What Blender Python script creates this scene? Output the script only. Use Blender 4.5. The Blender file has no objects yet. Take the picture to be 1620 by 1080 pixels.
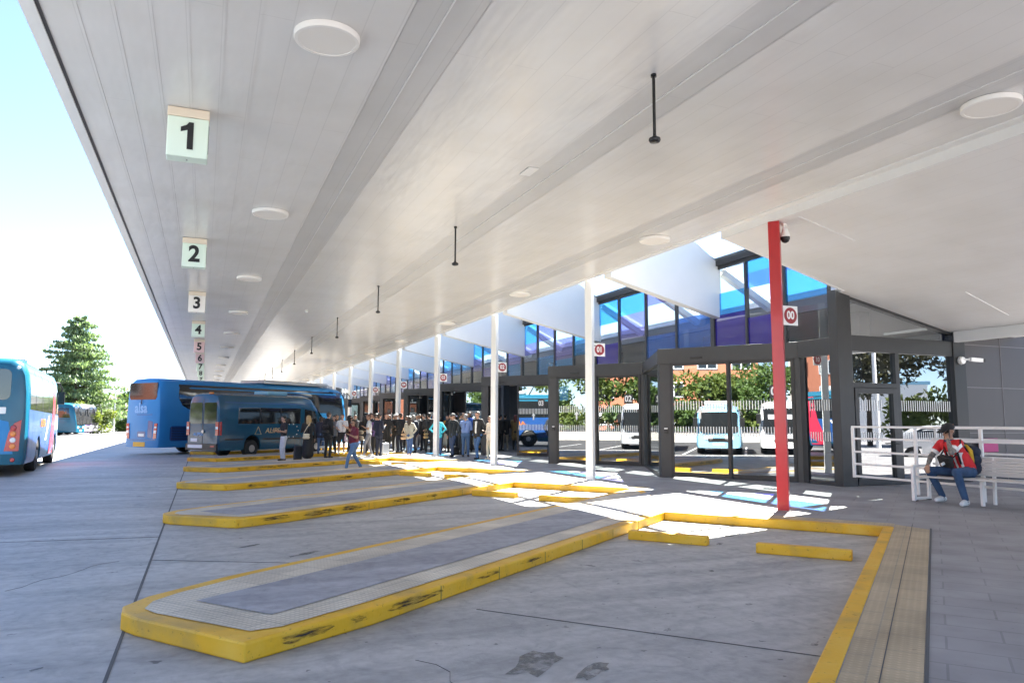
import bpy, bmesh, math, random
import numpy as np
from mathutils import Vector, Matrix
random.seed(7); np.random.seed(7)
SC = bpy.context.scene; C = SC.collection
# ------------------------------------------------------------------ camera
camd = bpy.data.cameras.new('camera'); cam = bpy.data.objects.new('camera', camd); C.objects.link(cam)
camd.sensor_width = 36; camd.lens = 26.1; camd.clip_start = 0.1; camd.clip_end = 6000
R_ = Vector((0.9241, -0.3821, 0.0036)); U_ = Vector((-0.0444, -0.0979, 0.9942)); F_ = Vector((0.3795, 0.9189, 0.1074))
M = Matrix((R_, U_, -F_)).transposed().to_4x4(); M.translation = Vector((0, 0, 1.55)); cam.matrix_world = M
SC.camera = cam
# ------------------------------------------------------------------ sky, sun, exposure
SUN = Vector((.632, .57, 1.0)).normalized()
w = bpy.data.worlds.new('World'); SC.world = w; w.use_nodes = True
nt = w.node_tree; bg = nt.nodes['Background']; sky = nt.nodes.new('ShaderNodeTexSky'); sky.sky_type = 'NISHITA'
sky.sun_disc = False; sky.sun_elevation = math.asin(SUN.z); sky.sun_rotation = math.atan2(SUN.x, SUN.y)
sky.air_density = 0.62; sky.dust_density = 0.4; sky.ozone_density = 1.5; sky.altitude = 600
nt.links.new(sky.outputs[0], bg.inputs[0]); bg.inputs[1].default_value = 0.058
sd = bpy.data.lights.new('sun', 'SUN'); sd.energy = 5.0; sd.angle = math.radians(.53); sd.color = (1, .955, .88)
so = bpy.data.objects.new('sun', sd); C.objects.link(so); so.rotation_euler = SUN.to_track_quat('Z', 'Y').to_euler(); so.location = (20, 20, 40)
SC.view_settings.view_transform = 'Standard'; SC.view_settings.look = 'None'; SC.view_settings.gamma = 1
SC.view_settings.exposure = 3.25
SC.cycles.max_bounces = 10; SC.cycles.diffuse_bounces = 5; SC.cycles.glossy_bounces = 4; SC.cycles.transparent_max_bounces = 16
SC.cycles.caustics_reflective = False; SC.cycles.caustics_refractive = False
SC.cycles.sample_clamp_indirect = 6

# ------------------------------------------------------------------ helpers
def tag(o, label=None, cat=None, group=None, kind=None):
    if label: o['label'] = label
    if cat: o['category'] = cat
    if group: o['group'] = group
    if kind: o['kind'] = kind
    return o
def empty(name, loc=(0, 0, 0), rz=0, label=None, cat=None, group=None):
    o = bpy.data.objects.new(name, None); o.empty_display_size = .2; C.objects.link(o)
    o.location = loc; o.rotation_euler = (0, 0, rz)
    return tag(o, label, cat, group)
def frame(o, d):   # hook: keep for clarity
    return o
class MB:
    """collects shapes in one mesh"""
    def __init__(s): s.v = []; s.f = []; s.m = []
    def add(s, vs, fs, m=0):
        n = len(s.v); s.v += [tuple(v) for v in vs]; s.f += [tuple(i + n for i in f) for f in fs]; s.m += [m] * len(fs); return s
    def box(s, x0, x1, y0, y1, z0, z1, m=0):
        vs = [(x, y, z) for x in (x0, x1) for y in (y0, y1) for z in (z0, z1)]
        return s.add(vs, [(0, 1, 3, 2), (4, 6, 7, 5), (0, 4, 5, 1), (2, 3, 7, 6), (0, 2, 6, 4), (1, 5, 7, 3)], m)
    def obox(s, c, ax, ay, hx, hy, hz, m=0):   # oriented box: ax, ay unit vectors
        c = Vector(c); ax = Vector(ax).normalized(); ay = Vector(ay).normalized(); az = ax.cross(ay)
        vs = [c + ax * (i * hx) + ay * (j * hy) + az * (k * hz) for i in (-1, 1) for j in (-1, 1) for k in (-1, 1)]
        return s.add(vs, [(0, 1, 3, 2), (4, 6, 7, 5), (0, 4, 5, 1), (2, 3, 7, 6), (0, 2, 6, 4), (1, 5, 7, 3)], m)
    def bar(s, a, b, wx, wz, m=0, up=(0, 0, 1)):   # rectangular bar from a to b
        a = Vector(a); b = Vector(b); d = b - a; L = d.length; d.normalize(); u = Vector(up)
        if abs(d.dot(u)) > .98: u = Vector((1, 0, 0))
        sx = d.cross(u).normalized()
        return s.obox((a + b) / 2, d, sx, L / 2, wx / 2, wz / 2, m)
    def prism(s, poly, z0, z1, m=0, mt=None):
        n = len(poly); vs = [(p[0], p[1], z0) for p in poly] + [(p[0], p[1], z1) for p in poly]
        area = sum(poly[i][0] * poly[(i + 1) % n][1] - poly[(i + 1) % n][0] * poly[i][1] for i in range(n))
        if area < 0: vs = vs[:n][::-1] + vs[n:][::-1]
        s.add(vs, [tuple(range(n - 1, -1, -1))] + [(i, (i + 1) % n, n + (i + 1) % n, n + i) for i in range(n)], m)
        s.f.append(tuple(len(s.v) - n + i for i in range(n))); s.m.append(m if mt is None else mt); return s
    def poly(s, pts, m=0): return s.add(pts, [tuple(range(len(pts)))], m)
    def slab(s, pts, th, m=0):   # planar polygon thickened along its normal
        P = [Vector(p) for p in pts]; n = (P[1] - P[0]).cross(P[2] - P[0]).normalized() * th; k = len(P)
        return s.add([p for p in P] + [p + n for p in P], [tuple(range(k - 1, -1, -1)), tuple(range(k, 2 * k))] + [(i, (i + 1) % k, k + (i + 1) % k, k + i) for i in range(k)], m)
    def tube(s, path, r, m=0, n=8, cap=True):
        P = [Vector(p) for p in path]; rr = r if isinstance(r, (list, tuple)) else [r] * len(P); rings = []
        for i, p in enumerate(P):
            d = (P[min(i + 1, len(P) - 1)] - P[max(i - 1, 0)]).normalized(); u = Vector((0, 0, 1)) if abs(d.z) < .95 else Vector((1, 0, 0))
            a = d.cross(u).normalized(); b = d.cross(a)
            rings.append([p + (a * math.cos(t) + b * math.sin(t)) * rr[i] for t in [2 * math.pi * k / n for k in range(n)]])
        vs = [v for r_ in rings for v in r_]; fs = []
        for i in range(len(P) - 1):
            for k in range(n): fs.append((i * n + k, (i + 1) * n + k, (i + 1) * n + (k + 1) % n, i * n + (k + 1) % n))
        if cap: fs += [tuple(range(n)), tuple((len(P) - 1) * n + k for k in range(n - 1, -1, -1))]
        return s.add(vs, fs, m)
    def lathe(s, prof, c=(0, 0, 0), axis='z', n=24, m=0, cap=True):   # profile of (r, h)
        c = Vector(c); vs = []
        for r, h in prof:
            for k in range(n):
                t = 2 * math.pi * k / n; a, b = r * math.cos(t), r * math.sin(t)
                vs.append(c + (Vector((a, b, h)) if axis == 'z' else Vector((a, h, b)) if axis == 'y' else Vector((h, a, b))))
        fs = [(i * n + k, i * n + (k + 1) % n, (i + 1) * n + (k + 1) % n, (i + 1) * n + k) for i in range(len(prof) - 1) for k in range(n)]
        if cap: fs += [tuple(range(n - 1, -1, -1)), tuple((len(prof) - 1) * n + k for k in range(n))]
        return s.add(vs, fs, m)
    def build(s, name, mats, parent=None, smooth=False, bevel=0, fix=True):
        me = bpy.data.meshes.new(name); me.from_pydata(s.v, [], s.f)
        for mt in (mats if isinstance(mats, (list, tuple)) else [mats]): me.materials.append(mt)
        me.polygons.foreach_set('material_index', s.m)
        if fix:
            bm = bmesh.new(); bm.from_mesh(me); bmesh.ops.recalc_face_normals(bm, faces=bm.faces); bm.to_mesh(me); bm.free()
        if smooth is True: me.polygons.foreach_set('use_smooth', [True] * len(me.polygons))
        elif smooth: 
            me.polygons.foreach_set('use_smooth', [True] * len(me.polygons)); me.set_sharp_from_angle(angle=math.radians(smooth))
        me.update()
        o = bpy.data.objects.new(name, me); C.objects.link(o)
        if parent: o.parent = parent
        if bevel:
            b = o.modifiers.new('bevel', 'BEVEL'); b.width = bevel; b.segments = 2; b.limit_method = 'ANGLE'; b.angle_limit = math.radians(40)
        return o
def children(o): return [c for c in C.objects if c.parent == o]
def copy_tree(o, parent=None):
    c = o.copy(); C.objects.link(c)
    if parent: c.parent = parent
    for ch in list(o.children): copy_tree(ch, c)
    return c
def text(name, body, size, mat, parent, origin, right, up, depth=.004, bold=.03, align='CENTER', slant=0, xs=1.0):
    cu = bpy.data.curves.new('t', 'FONT'); cu.body = body; cu.size = size; cu.align_x = align; cu.align_y = 'CENTER'
    cu.extrude = depth / 2; cu.offset = bold * size; cu.shear = slant; cu.resolution_u = 4
    o = bpy.data.objects.new('t', cu); C.objects.link(o); bpy.context.view_layer.update()
    me = bpy.data.meshes.new_from_object(o.evaluated_get(bpy.context.evaluated_depsgraph_get()))
    bpy.data.objects.remove(o); me.materials.clear(); me.materials.append(mat)
    r = Vector(right).normalized(); u = Vector(up).normalized(); n = r.cross(u)
    T = Matrix((r, u, n)).transposed().to_4x4(); T.translation = Vector(origin); me.transform(T @ Matrix.Diagonal((xs, 1, 1, 1)))
    t = bpy.data.objects.new(name, me); C.objects.link(t); t.parent = parent; return t

# ------------------------------------------------------------------ materials
def mat(name, col, rough=.5, metal=0, spec=.5, noise=0, scale=8, bump=0, bscale=40, col2=None, alpha=None, emit=None, coat=0, stretch=(1, 1, 1), thr=None):
    m = bpy.data.materials.new(name); m.use_nodes = True; n = m.node_tree.nodes; l = m.node_tree.links; b = n['Principled BSDF']
    b.inputs['Base Color'].default_value = (*col, 1); b.inputs['Roughness'].default_value = rough; b.inputs['Metallic'].default_value = metal
    b.inputs['Specular IOR Level'].default_value = spec
    if coat: b.inputs['Coat Weight'].default_value = coat; b.inputs['Coat Roughness'].default_value = .08
    if noise or bump:
        tc = n.new('ShaderNodeTexCoord'); mp = n.new('ShaderNodeMapping'); mp.inputs['Scale'].default_value = stretch; l.new(tc.outputs['Object'], mp.inputs[0])
    if noise:
        t = n.new('ShaderNodeTexNoise'); t.inputs['Scale'].default_value = scale; t.inputs['Detail'].default_value = 7; t.inputs['Roughness'].default_value = .6
        l.new(mp.outputs[0], t.inputs['Vector']); r = n.new('ShaderNodeValToRGB')
        a, c = (thr or (.3, .72)); r.color_ramp.elements[0].position = a; r.color_ramp.elements[1].position = c
        c2 = col2 or tuple(x * (1 - noise) for x in col)
        r.color_ramp.elements[0].color = (*c2, 1); r.color_ramp.elements[1].color = (*col, 1); l.new(t.outputs[0], r.inputs[0]); l.new(r.outputs[0], b.inputs['Base Color'])
    if bump:
        t2 = n.new('ShaderNodeTexNoise'); t2.inputs['Scale'].default_value = bscale; t2.inputs['Detail'].default_value = 4; l.new(mp.outputs[0], t2.inputs['Vector'])
        bp = n.new('ShaderNodeBump'); bp.inputs['Strength'].default_value = bump; bp.inputs['Distance'].default_value = .02
        l.new(t2.outputs[0], bp.inputs['Height']); l.new(bp.outputs[0], b.inputs['Normal'])
    if emit: b.inputs['Emission Color'].default_value = (*emit[:3], 1); b.inputs['Emission Strength'].default_value = emit[3]
    return m
def glass(name, tint=(1, 1, 1), refl=.12, rough=0.0, body=None, bodyamt=0):
    """thin pane: clear / tinted transmission plus a mirror share that grows at grazing angles"""
    m = bpy.data.materials.new(name); m.use_nodes = True; n = m.node_tree.nodes; l = m.node_tree.links
    for x in list(n):
        if x.type != 'OUTPUT_MATERIAL': n.remove(x)
    out = [x for x in n if x.type == 'OUTPUT_MATERIAL'][0]
    t = n.new('ShaderNodeBsdfTransparent'); t.inputs[0].default_value = (*tint, 1); g = n.new('ShaderNodeBsdfGlossy'); g.inputs['Roughness'].default_value = rough
    g.inputs['Color'].default_value = (.93, .96, .97, 1)
    lw = n.new('ShaderNodeLayerWeight'); lw.inputs[0].default_value = .5; pw = n.new('ShaderNodeMath'); pw.operation = 'POWER'; pw.inputs[1].default_value = 4.5; l.new(lw.outputs['Facing'], pw.inputs[0])
    mr = n.new('ShaderNodeMapRange'); mr.inputs['To Min'].default_value = refl; mr.inputs['To Max'].default_value = .95; l.new(pw.outputs[0], mr.inputs['Value'])
    mx = n.new('ShaderNodeMixShader'); l.new(mr.outputs[0], mx.inputs[0]); 
    base = t
    if body:
        d = n.new('ShaderNodeBsdfDiffuse'); d.inputs[0].default_value = (*body, 1); m2 = n.new('ShaderNodeMixShader'); m2.inputs[0].default_value = bodyamt
        l.new(t.outputs[0], m2.inputs[1]); l.new(d.outputs[0], m2.inputs[2]); base = m2
    l.new(base.outputs[0], mx.inputs[1]); l.new(g.outputs[0], mx.inputs[2]); l.new(mx.outputs[0], out.inputs[0]); return m

def ceiling_mat(name, base, rough, panel=.3, length=3.9, seam=.006, perf=False):
    m = mat(name, base, rough, spec=.28); n = m.node_tree.nodes; l = m.node_tree.links; b = n['Principled BSDF']
    tc = n.new('ShaderNodeTexCoord'); sep = n.new('ShaderNodeSeparateXYZ'); l.new(tc.outputs['Object'], sep.inputs[0])
    cmb = n.new('ShaderNodeCombineXYZ'); l.new(sep.outputs['Y'], cmb.inputs['X']); l.new(sep.outputs['X'], cmb.inputs['Y'])
    br = n.new('ShaderNodeTexBrick'); br.offset = .37; br.inputs['Scale'].default_value = 1; br.inputs['Brick Width'].default_value = length; br.inputs['Row Height'].default_value = panel
    br.inputs['Mortar Size'].default_value = seam; br.inputs['Mortar Smooth'].default_value = .3; br.inputs['Bias'].default_value = 0
    br.inputs['Color1'].default_value = (*base, 1); br.inputs['Color2'].default_value = (*[c * .985 for c in base], 1); br.inputs['Mortar'].default_value = (*[c * .9 for c in base], 1)
    l.new(cmb.outputs[0], br.inputs['Vector']); col = br.outputs['Color']
    if perf:
        v = n.new('ShaderNodeTexVoronoi'); v.inputs['Scale'].default_value = 60; v.inputs['Randomness'].default_value = 0; l.new(tc.outputs['Object'], v.inputs['Vector'])
        r = n.new('ShaderNodeValToRGB'); r.color_ramp.elements[0].position = .25; r.color_ramp.elements[1].position = .32; r.color_ramp.elements[0].color = (.35, .35, .35, 1)
        l.new(v.outputs['Distance'], r.inputs[0]); mx = n.new('ShaderNodeMix'); mx.data_type = 'RGBA'; mx.blend_type = 'MULTIPLY'; mx.inputs[0].default_value = 1
        l.new(col, mx.inputs[6]); l.new(r.outputs[0], mx.inputs[7]); col = mx.outputs[2]
    td = n.new('ShaderNodeTexNoise'); td.inputs['Scale'].default_value = .9; td.inputs['Detail'].default_value = 8; l.new(tc.outputs['Object'], td.inputs['Vector'])
    rd = n.new('ShaderNodeValToRGB'); rd.color_ramp.elements[0].position = .3; rd.color_ramp.elements[1].position = .6; rd.color_ramp.elements[0].color = (.93, .925, .91, 1); l.new(td.outputs[0], rd.inputs[0])
    md = n.new('ShaderNodeMix'); md.data_type = 'RGBA'; md.blend_type = 'MULTIPLY'; md.inputs[0].default_value = 1; l.new(col, md.inputs[6]); l.new(rd.outputs[0], md.inputs[7]); col = md.outputs[2]
    l.new(col, b.inputs['Base Color'])
    mp = n.new('ShaderNodeMapping'); mp.inputs['Scale'].default_value = (1.5, .4, 1); l.new(tc.outputs['Object'], mp.inputs[0])
    t2 = n.new('ShaderNodeTexNoise'); t2.inputs['Scale'].default_value = 2.6; t2.inputs['Detail'].default_value = 2; l.new(mp.outputs[0], t2.inputs['Vector'])
    bp = n.new('ShaderNodeBump'); bp.inputs['Strength'].default_value = .2; bp.inputs['Distance'].default_value = .045; l.new(t2.outputs[0], bp.inputs['Height']); l.new(bp.outputs[0], b.inputs['Normal'])
    return m
def concrete_mat(name, base, tint, rough=.6, spec=.45, speck=True):
    m = mat(name, base, rough, spec=spec); n = m.node_tree.nodes; l = m.node_tree.links; b = n['Principled BSDF']
    tc = n.new('ShaderNodeTexCoord')
    def noise(sc, det, st=(1, 1, 1), rot=0, dist=0):
        mp = n.new('ShaderNodeMapping'); mp.inputs['Scale'].default_value = st; mp.inputs['Rotation'].default_value = (0, 0, rot); l.new(tc.outputs['Object'], mp.inputs[0])
        t = n.new('ShaderNodeTexNoise'); t.inputs['Scale'].default_value = sc; t.inputs['Detail'].default_value = det; t.inputs['Roughness'].default_value = .62; t.inputs['Distortion'].default_value = dist
        l.new(mp.outputs[0], t.inputs['Vector']); return t.outputs[0]
    def ramp(src, a, bb, ca, cb):
        r = n.new('ShaderNodeValToRGB'); r.color_ramp.elements[0].position = a; r.color_ramp.elements[1].position = bb
        r.color_ramp.elements[0].color = (*ca, 1); r.color_ramp.elements[1].color = (*cb, 1); l.new(src, r.inputs[0]); return r.outputs[0]
    def mul(a, c, f=1):
        x = n.new('ShaderNodeMix'); x.data_type = 'RGBA'; x.blend_type = 'MULTIPLY'; x.inputs[0].default_value = f; l.new(a, x.inputs[6]); l.new(c, x.inputs[7]); return x.outputs[2]
    c = ramp(noise(.35, 8, dist=.6), .32, .7, tint, base)
    c = mul(c, ramp(noise(1.2, 9, (.25, 1.6, 1), math.radians(-52), .8), .35, .62, (.66, .66, .68), (1.06, 1.06, 1.06)), .8)     # tyre wear along the driving line
    c = mul(c, ramp(noise(9, 6), .3, .6, (.80, .80, .80), (1.05, 1.05, 1.05)), .9)
    c = mul(c, ramp(noise(2.6, 9, (1, 1, 1), 0, 2.0), .33, .5, (.78, .78, .785), (1.03, 1.03, 1.02)), .8)
    if speck:
        c = mul(c, ramp(noise(3.2, 3), .275, .30, (.33, .33, .34), (1, 1, 1)), .9)
        c = mul(c, ramp(noise(11, 2), .27, .295, (.38, .38, .39), (1, 1, 1)), .9)
        c = mul(c, ramp(noise(.8, 10, dist=1.5), .27, .31, (.62, .62, .6), (1, 1, 1)), .8)
    l.new(c, b.inputs['Base Color'])
    rr = n.new('ShaderNodeMapRange'); rr.inputs['To Min'].default_value = rough - .16; rr.inputs['To Max'].default_value = rough + .15; l.new(noise(.9, 6, dist=.5), rr.inputs['Value']); l.new(rr.outputs[0], b.inputs['Roughness'])
    bp = n.new('ShaderNodeBump'); bp.inputs['Strength'].default_value = .25; bp.inputs['Distance'].default_value = .01; l.new(noise(60, 6), bp.inputs['Height']); l.new(bp.outputs[0], b.inputs['Normal'])
    return m
def paver_mat(name, base, mort, bw, bh, rot=0, ms=.006, dots=0, var=.12, rough=.6):
    m = mat(name, base, rough); n = m.node_tree.nodes; l = m.node_tree.links; b = n['Principled BSDF']
    tc = n.new('ShaderNodeTexCoord'); mp = n.new('ShaderNodeMapping'); mp.inputs['Rotation'].default_value = (0, 0, rot); l.new(tc.outputs['Object'], mp.inputs[0])
    br = n.new('ShaderNodeTexBrick'); br.inputs['Scale'].default_value = 1; br.inputs['Brick Width'].default_value = bw; br.inputs['Row Height'].default_value = bh; br.inputs['Mortar Size'].default_value = ms
    br.inputs['Color1'].default_value = (*base, 1); br.inputs['Color2'].default_value = (*[x * (1 - var) for x in base], 1); br.inputs['Mortar'].default_value = (*mort, 1)
    l.new(mp.outputs[0], br.inputs['Vector'])
    t = n.new('ShaderNodeTexNoise'); t.inputs['Scale'].default_value = 1.7; t.inputs['Detail'].default_value = 9; l.new(mp.outputs[0], t.inputs['Vector'])
    r = n.new('ShaderNodeValToRGB'); r.color_ramp.elements[0].position = .3; r.color_ramp.elements[1].position = .7; r.color_ramp.elements[0].color = (.72, .71, .7, 1); r.color_ramp.elements[1].color = (1.08, 1.08, 1.08, 1); l.new(t.outputs[0], r.inputs[0])
    mx = n.new('ShaderNodeMix'); mx.data_type = 'RGBA'; mx.blend_type = 'MULTIPLY'; mx.inputs[0].default_value = 1; l.new(br.outputs['Color'], mx.inputs[6]); l.new(r.outputs[0], mx.inputs[7]); col = mx.outputs[2]
    t3 = n.new('ShaderNodeTexNoise'); t3.inputs['Scale'].default_value = 14; t3.inputs['Detail'].default_value = 3; l.new(mp.outputs[0], t3.inputs['Vector'])
    r3 = n.new('ShaderNodeValToRGB'); r3.color_ramp.elements[0].position = .25; r3.color_ramp.elements[1].position = .3; r3.color_ramp.elements[0].color = (.5, .5, .5, 1); l.new(t3.outputs[0], r3.inputs[0])
    mx3 = n.new('ShaderNodeMix'); mx3.data_type = 'RGBA'; mx3.blend_type = 'MULTIPLY'; mx3.inputs[0].default_value = .8; l.new(col, mx3.inputs[6]); l.new(r3.outputs[0], mx3.inputs[7]); col = mx3.outputs[2]
    h = br.outputs['Fac']; bp = n.new('ShaderNodeBump'); bp.inputs['Strength'].default_value = .5; bp.inputs['Distance'].default_value = .008; bp.invert = True
    if dots:
        v = n.new('ShaderNodeTexVoronoi'); v.inputs['Scale'].default_value = dots; v.inputs['Randomness'].default_value = 0; l.new(mp.outputs[0], v.inputs['Vector'])
        r2 = n.new('ShaderNodeValToRGB'); r2.color_ramp.elements[0].position = .28; r2.color_ramp.elements[1].position = .42; r2.color_ramp.elements[0].color = (1.08, 1.08, 1.08, 1); r2.color_ramp.elements[1].color = (.78, .77, .75, 1); l.new(v.outputs['Distance'], r2.inputs[0])
        m2 = n.new('ShaderNodeMix'); m2.data_type = 'RGBA'; m2.blend_type = 'MULTIPLY'; m2.inputs[0].default_value = .8; l.new(col, m2.inputs[6]); l.new(r2.outputs[0], m2.inputs[7]); col = m2.outputs[2]
        ad = n.new('ShaderNodeMath'); ad.operation = 'MAXIMUM'; l.new(h, ad.inputs[0]); l.new(v.outputs['Distance'], ad.inputs[1]); h = ad.outputs[0]
    l.new(col, b.inputs['Base Color']); l.new(h, bp.inputs['Height']); l.new(bp.outputs[0], b.inputs['Normal']); return m
def kerb_mat():
    m = mat('yellow_kerb_paint', (.78, .52, .02), .55); n = m.node_tree.nodes; l = m.node_tree.links; b = n['Principled BSDF']
    tc = n.new('ShaderNodeTexCoord'); t = n.new('ShaderNodeTexNoise'); t.inputs['Scale'].default_value = 2.2; t.inputs['Detail'].default_value = 8; t.inputs['Distortion'].default_value = .4; l.new(tc.outputs['Object'], t.inputs['Vector'])
    r = n.new('ShaderNodeValToRGB'); e = r.color_ramp.elements; e[0].position = .3; e[0].color = (.52, .31, .05, 1); e[1].position = .5; e[1].color = (.76, .41, .010, 1)
    x = e.new(.75); x.color = (.78, .48, .06, 1); l.new(t.outputs[0], r.inputs[0])
    t2 = n.new('ShaderNodeTexNoise'); t2.inputs['Scale'].default_value = 26; t2.inputs['Detail'].default_value = 5; l.new(tc.outputs['Object'], t2.inputs['Vector'])
    r2 = n.new('ShaderNodeValToRGB'); r2.color_ramp.elements[0].position = .27; r2.color_ramp.elements[1].position = .36; r2.color_ramp.elements[0].color = (.45, .42, .38, 1); l.new(t2.outputs[0], r2.inputs[0])
    mx = n.new('ShaderNodeMix'); mx.data_type = 'RGBA'; mx.blend_type = 'MULTIPLY'; mx.inputs[0].default_value = .8; l.new(r.outputs[0], mx.inputs[6]); l.new(r2.outputs[0], mx.inputs[7]); l.new(mx.outputs[2], b.inputs['Base Color'])
    bp = n.new('ShaderNodeBump'); bp.inputs['Strength'].default_value = .3; bp.inputs['Distance'].default_value = .01; l.new(t2.outputs[0], bp.inputs['Height']); l.new(bp.outputs[0], b.inputs['Normal']); return m

PHI = math.radians(51.92); U2 = Vector((math.sin(PHI), math.cos(PHI), 0)); U3 = Vector((math.cos(PHI), -math.sin(PHI), 0))
def ab(a, b, z=0): v = U2 * a + U3 * b; return (v.x, v.y, z)
m_road = concrete_mat('concrete', (.52, .502, .475), (.40, .388, .372))
m_asphroad = concrete_mat('worn_asphalt', (.20, .20, .20), (.15, .15, .15), .8, .3, speck=False)
m_isl = concrete_mat('island_concrete', (.43, .425, .45), (.35, .35, .375), .6, .4, speck=False)
m_tile = paver_mat('tactile_tile', (.74, .66, .53), (.48, .44, .36), .4, .4, PHI, .006, 22)
m_tileY = paver_mat('tactile_tile_beige', (.60, .48, .31), (.42, .36, .26), .4, .4, PHI - math.pi / 2, .006, 20)
m_pave = paver_mat('stamped_paving', (.33, .32, .325), (.25, .245, .245), .66, .33, PHI, .008, 0, .10)
m_kerb = kerb_mat()
m_joint = mat('joint_sealant', (.10, .10, .10), .8)
m_kj = mat('kerb_mortar', (.38, .27, .06), .8)
m_scuff = mat('tyre_scuff', (.03, .028, .025), .8)
def streaky(m, lo, hi, st, rot=0):
    n = m.node_tree.nodes; l = m.node_tree.links; b = n['Principled BSDF']; tc = n.new('ShaderNodeTexCoord'); mp = n.new('ShaderNodeMapping'); mp.inputs['Scale'].default_value = st; mp.inputs['Rotation'].default_value = (0, 0, rot); l.new(tc.outputs['Object'], mp.inputs[0])
    t = n.new('ShaderNodeTexNoise'); t.inputs['Scale'].default_value = 5; t.inputs['Detail'].default_value = 8; t.inputs['Roughness'].default_value = .7; l.new(mp.outputs[0], t.inputs['Vector'])
    r = n.new('ShaderNodeMapRange'); r.inputs['From Min'].default_value = lo; r.inputs['From Max'].default_value = hi; l.new(t.outputs[0], r.inputs['Value']); l.new(r.outputs[0], b.inputs['Alpha'])
streaky(m_scuff, .42, .62, (1, 1, 9), 0)
m_ceil = ceiling_mat('ceiling_panel', (.755, .745, .728), .24)
m_perf = ceiling_mat('perforated_panel', (.60, .597, .592), .33, panel=.31, perf=True)
m_white = mat('white_paint', (.80, .80, .79), .4, noise=.05, scale=3)
m_fin = mat('white_render', (.88, .88, .86), .55, noise=.04, scale=1.5)
m_soff = ceiling_mat('soffit_panel', (.80, .79, .775), .42, seam=.004)
m_red = mat('red_paint', (.50, .012, .016), .35, noise=.12, scale=5, coat=.3)
m_frame = mat('anthracite_aluminium', (.045, .046, .048), .42, metal=.25, noise=.12, scale=6)
m_dark = mat('black_plastic', (.012, .012, .013), .4)
m_blackm = mat('black_metal', (.01, .01, .01), .35)
m_lamp = mat('lamp_diffuser', (.82, .79, .74), .45)
m_lampring = mat('lamp_ring', (.85, .83, .79), .35)
m_grey = mat('grey_cladding', (.05, .044, .046), .45, noise=.06, scale=2)
m_seam = mat('cladding_joint', (.2, .19, .2), .5)
m_rail = mat('rail_white', (.78, .76, .74), .4)
m_door = glass('door_glass', (.42, .47, .47), .36)
m_side = glass('side_glass', (.42, .46, .46), .33)
m_clear = glass('clear_glass', (.88, .90, .90), .07)
m_roofg = glass('roof_glass', (.95, .97, .97), .04)
m_cy = glass('blue_glass', (.10, .47, .86), .06, body=(.05, .35, .75), bodyamt=.25)
m_nv = glass('navy_glass', (.05, .05, .50), .06, body=(.05, .03, .42), bodyamt=.5)
m_lv = glass('violet_glass', (.34, .33, .66), .06, body=(.26, .24, .58), bodyamt=.3)
m_bl = glass('mid_blue_glass', (.12, .30, .75), .06, body=(.05, .18, .62), bodyamt=.35)
m_decal = mat('white_decal', (.85, .85, .84), .5)
m_num = mat('black_lettering', (.008, .008, .009), .5)
m_maroon = mat('maroon_disc', (.30, .02, .03), .4)
m_signw = mat('sign_white', (.84, .84, .83), .4)
m_green = mat('sign_green', (.76, .89, .77), .4)
m_pink = mat('sign_pink', (.86, .62, .60), .4)
m_signwh = mat('sign_offwhite', (.86, .83, .78), .4)
m_signcap = mat('sign_cap', (.80, .70, .56), .5)
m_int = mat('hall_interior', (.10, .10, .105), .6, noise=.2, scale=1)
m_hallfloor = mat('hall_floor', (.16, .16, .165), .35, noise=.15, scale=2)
# ================================================================== SETTING
S = 6.6          # bay spacing of canopy, columns and facade
SI = 6.27        # spacing of the islands
NB = 10
b = MB(); b.poly([(-900, -900, -.004), (900, -900, -.004), (900, 2500, -.004), (-900, 2500, -.004)]); tag(b.build('road', m_asphroad), kind='structure')
b = MB(); b.poly([(-7.2, -7, 0), (40, -7, 0), (40, 130, 0), (-7.2, 130, 0)]); tag(b.build('bay_concrete', m_road), kind='structure')
KZ = .13
SH = Vector((0, SI, 0))
def abk(k, a, b_, z=0): return tuple(Vector(ab(a, b_, z)) + SH * k)
Pk = lambda k, z=KZ: abk(k, 11.70, -3.81, z)
Qk = lambda k, z=KZ: abk(k, 11.56, -.67, z)
bd = [(-11.5, -30, KZ), ab(-14, -.67, KZ)]
for k in range(NB + 2): bd += [Qk(k), Pk(k)]
bd += [(8.85, bd[-1][1], KZ), (8.85, -30, KZ)]
b = MB(); b.poly(bd); b.poly([(8.85, -30, KZ), (8.85, 88, KZ), (12.72, 88, .2), (12.72, -30, .2)]); b.poly([(12.72, -30, .2), (12.72, 88, .2), (60, 88, .2), (60, -30, .2)])
tag(b.build('pavement', m_pave), kind='structure')
# kerbs along the pavement and the tactile strips behind them
b = MB(); A0, A1 = -14, 11.56
b.prism([ab(A0, -.68)[:2], ab(A1, -.68)[:2], ab(A1 + .14, -.54)[:2], ab(A0, -.54)[:2]], 0, KZ + .006)
tag(b.build('kerb', m_kerb, bevel=.015), kind='structure')
b = MB(); b.poly([ab(A0, -.535, KZ + .004), ab(A1 + .55, -.535, KZ + .004), ab(A1 + .55, -.12, KZ + .004), ab(A0, -.12, KZ + .004)])
tag(b.build('pavement_tactile_strip', m_tileY), kind='structure')
b = MB(); b.poly([ab(A0, -.335, KZ + .008), ab(A1 + .5, -.335, KZ + .008), ab(A1 + .5, -.328, KZ + .008), ab(A0, -.328, KZ + .008)]); b.poly([ab(A0, -.115, KZ + .006), ab(A1 + .9, -.115, KZ + .006), ab(A1 + .9, -.095, KZ + .006), ab(A0, -.095, KZ + .006)])
tag(b.build('pavement_joint', m_joint), kind='structure')
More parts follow.
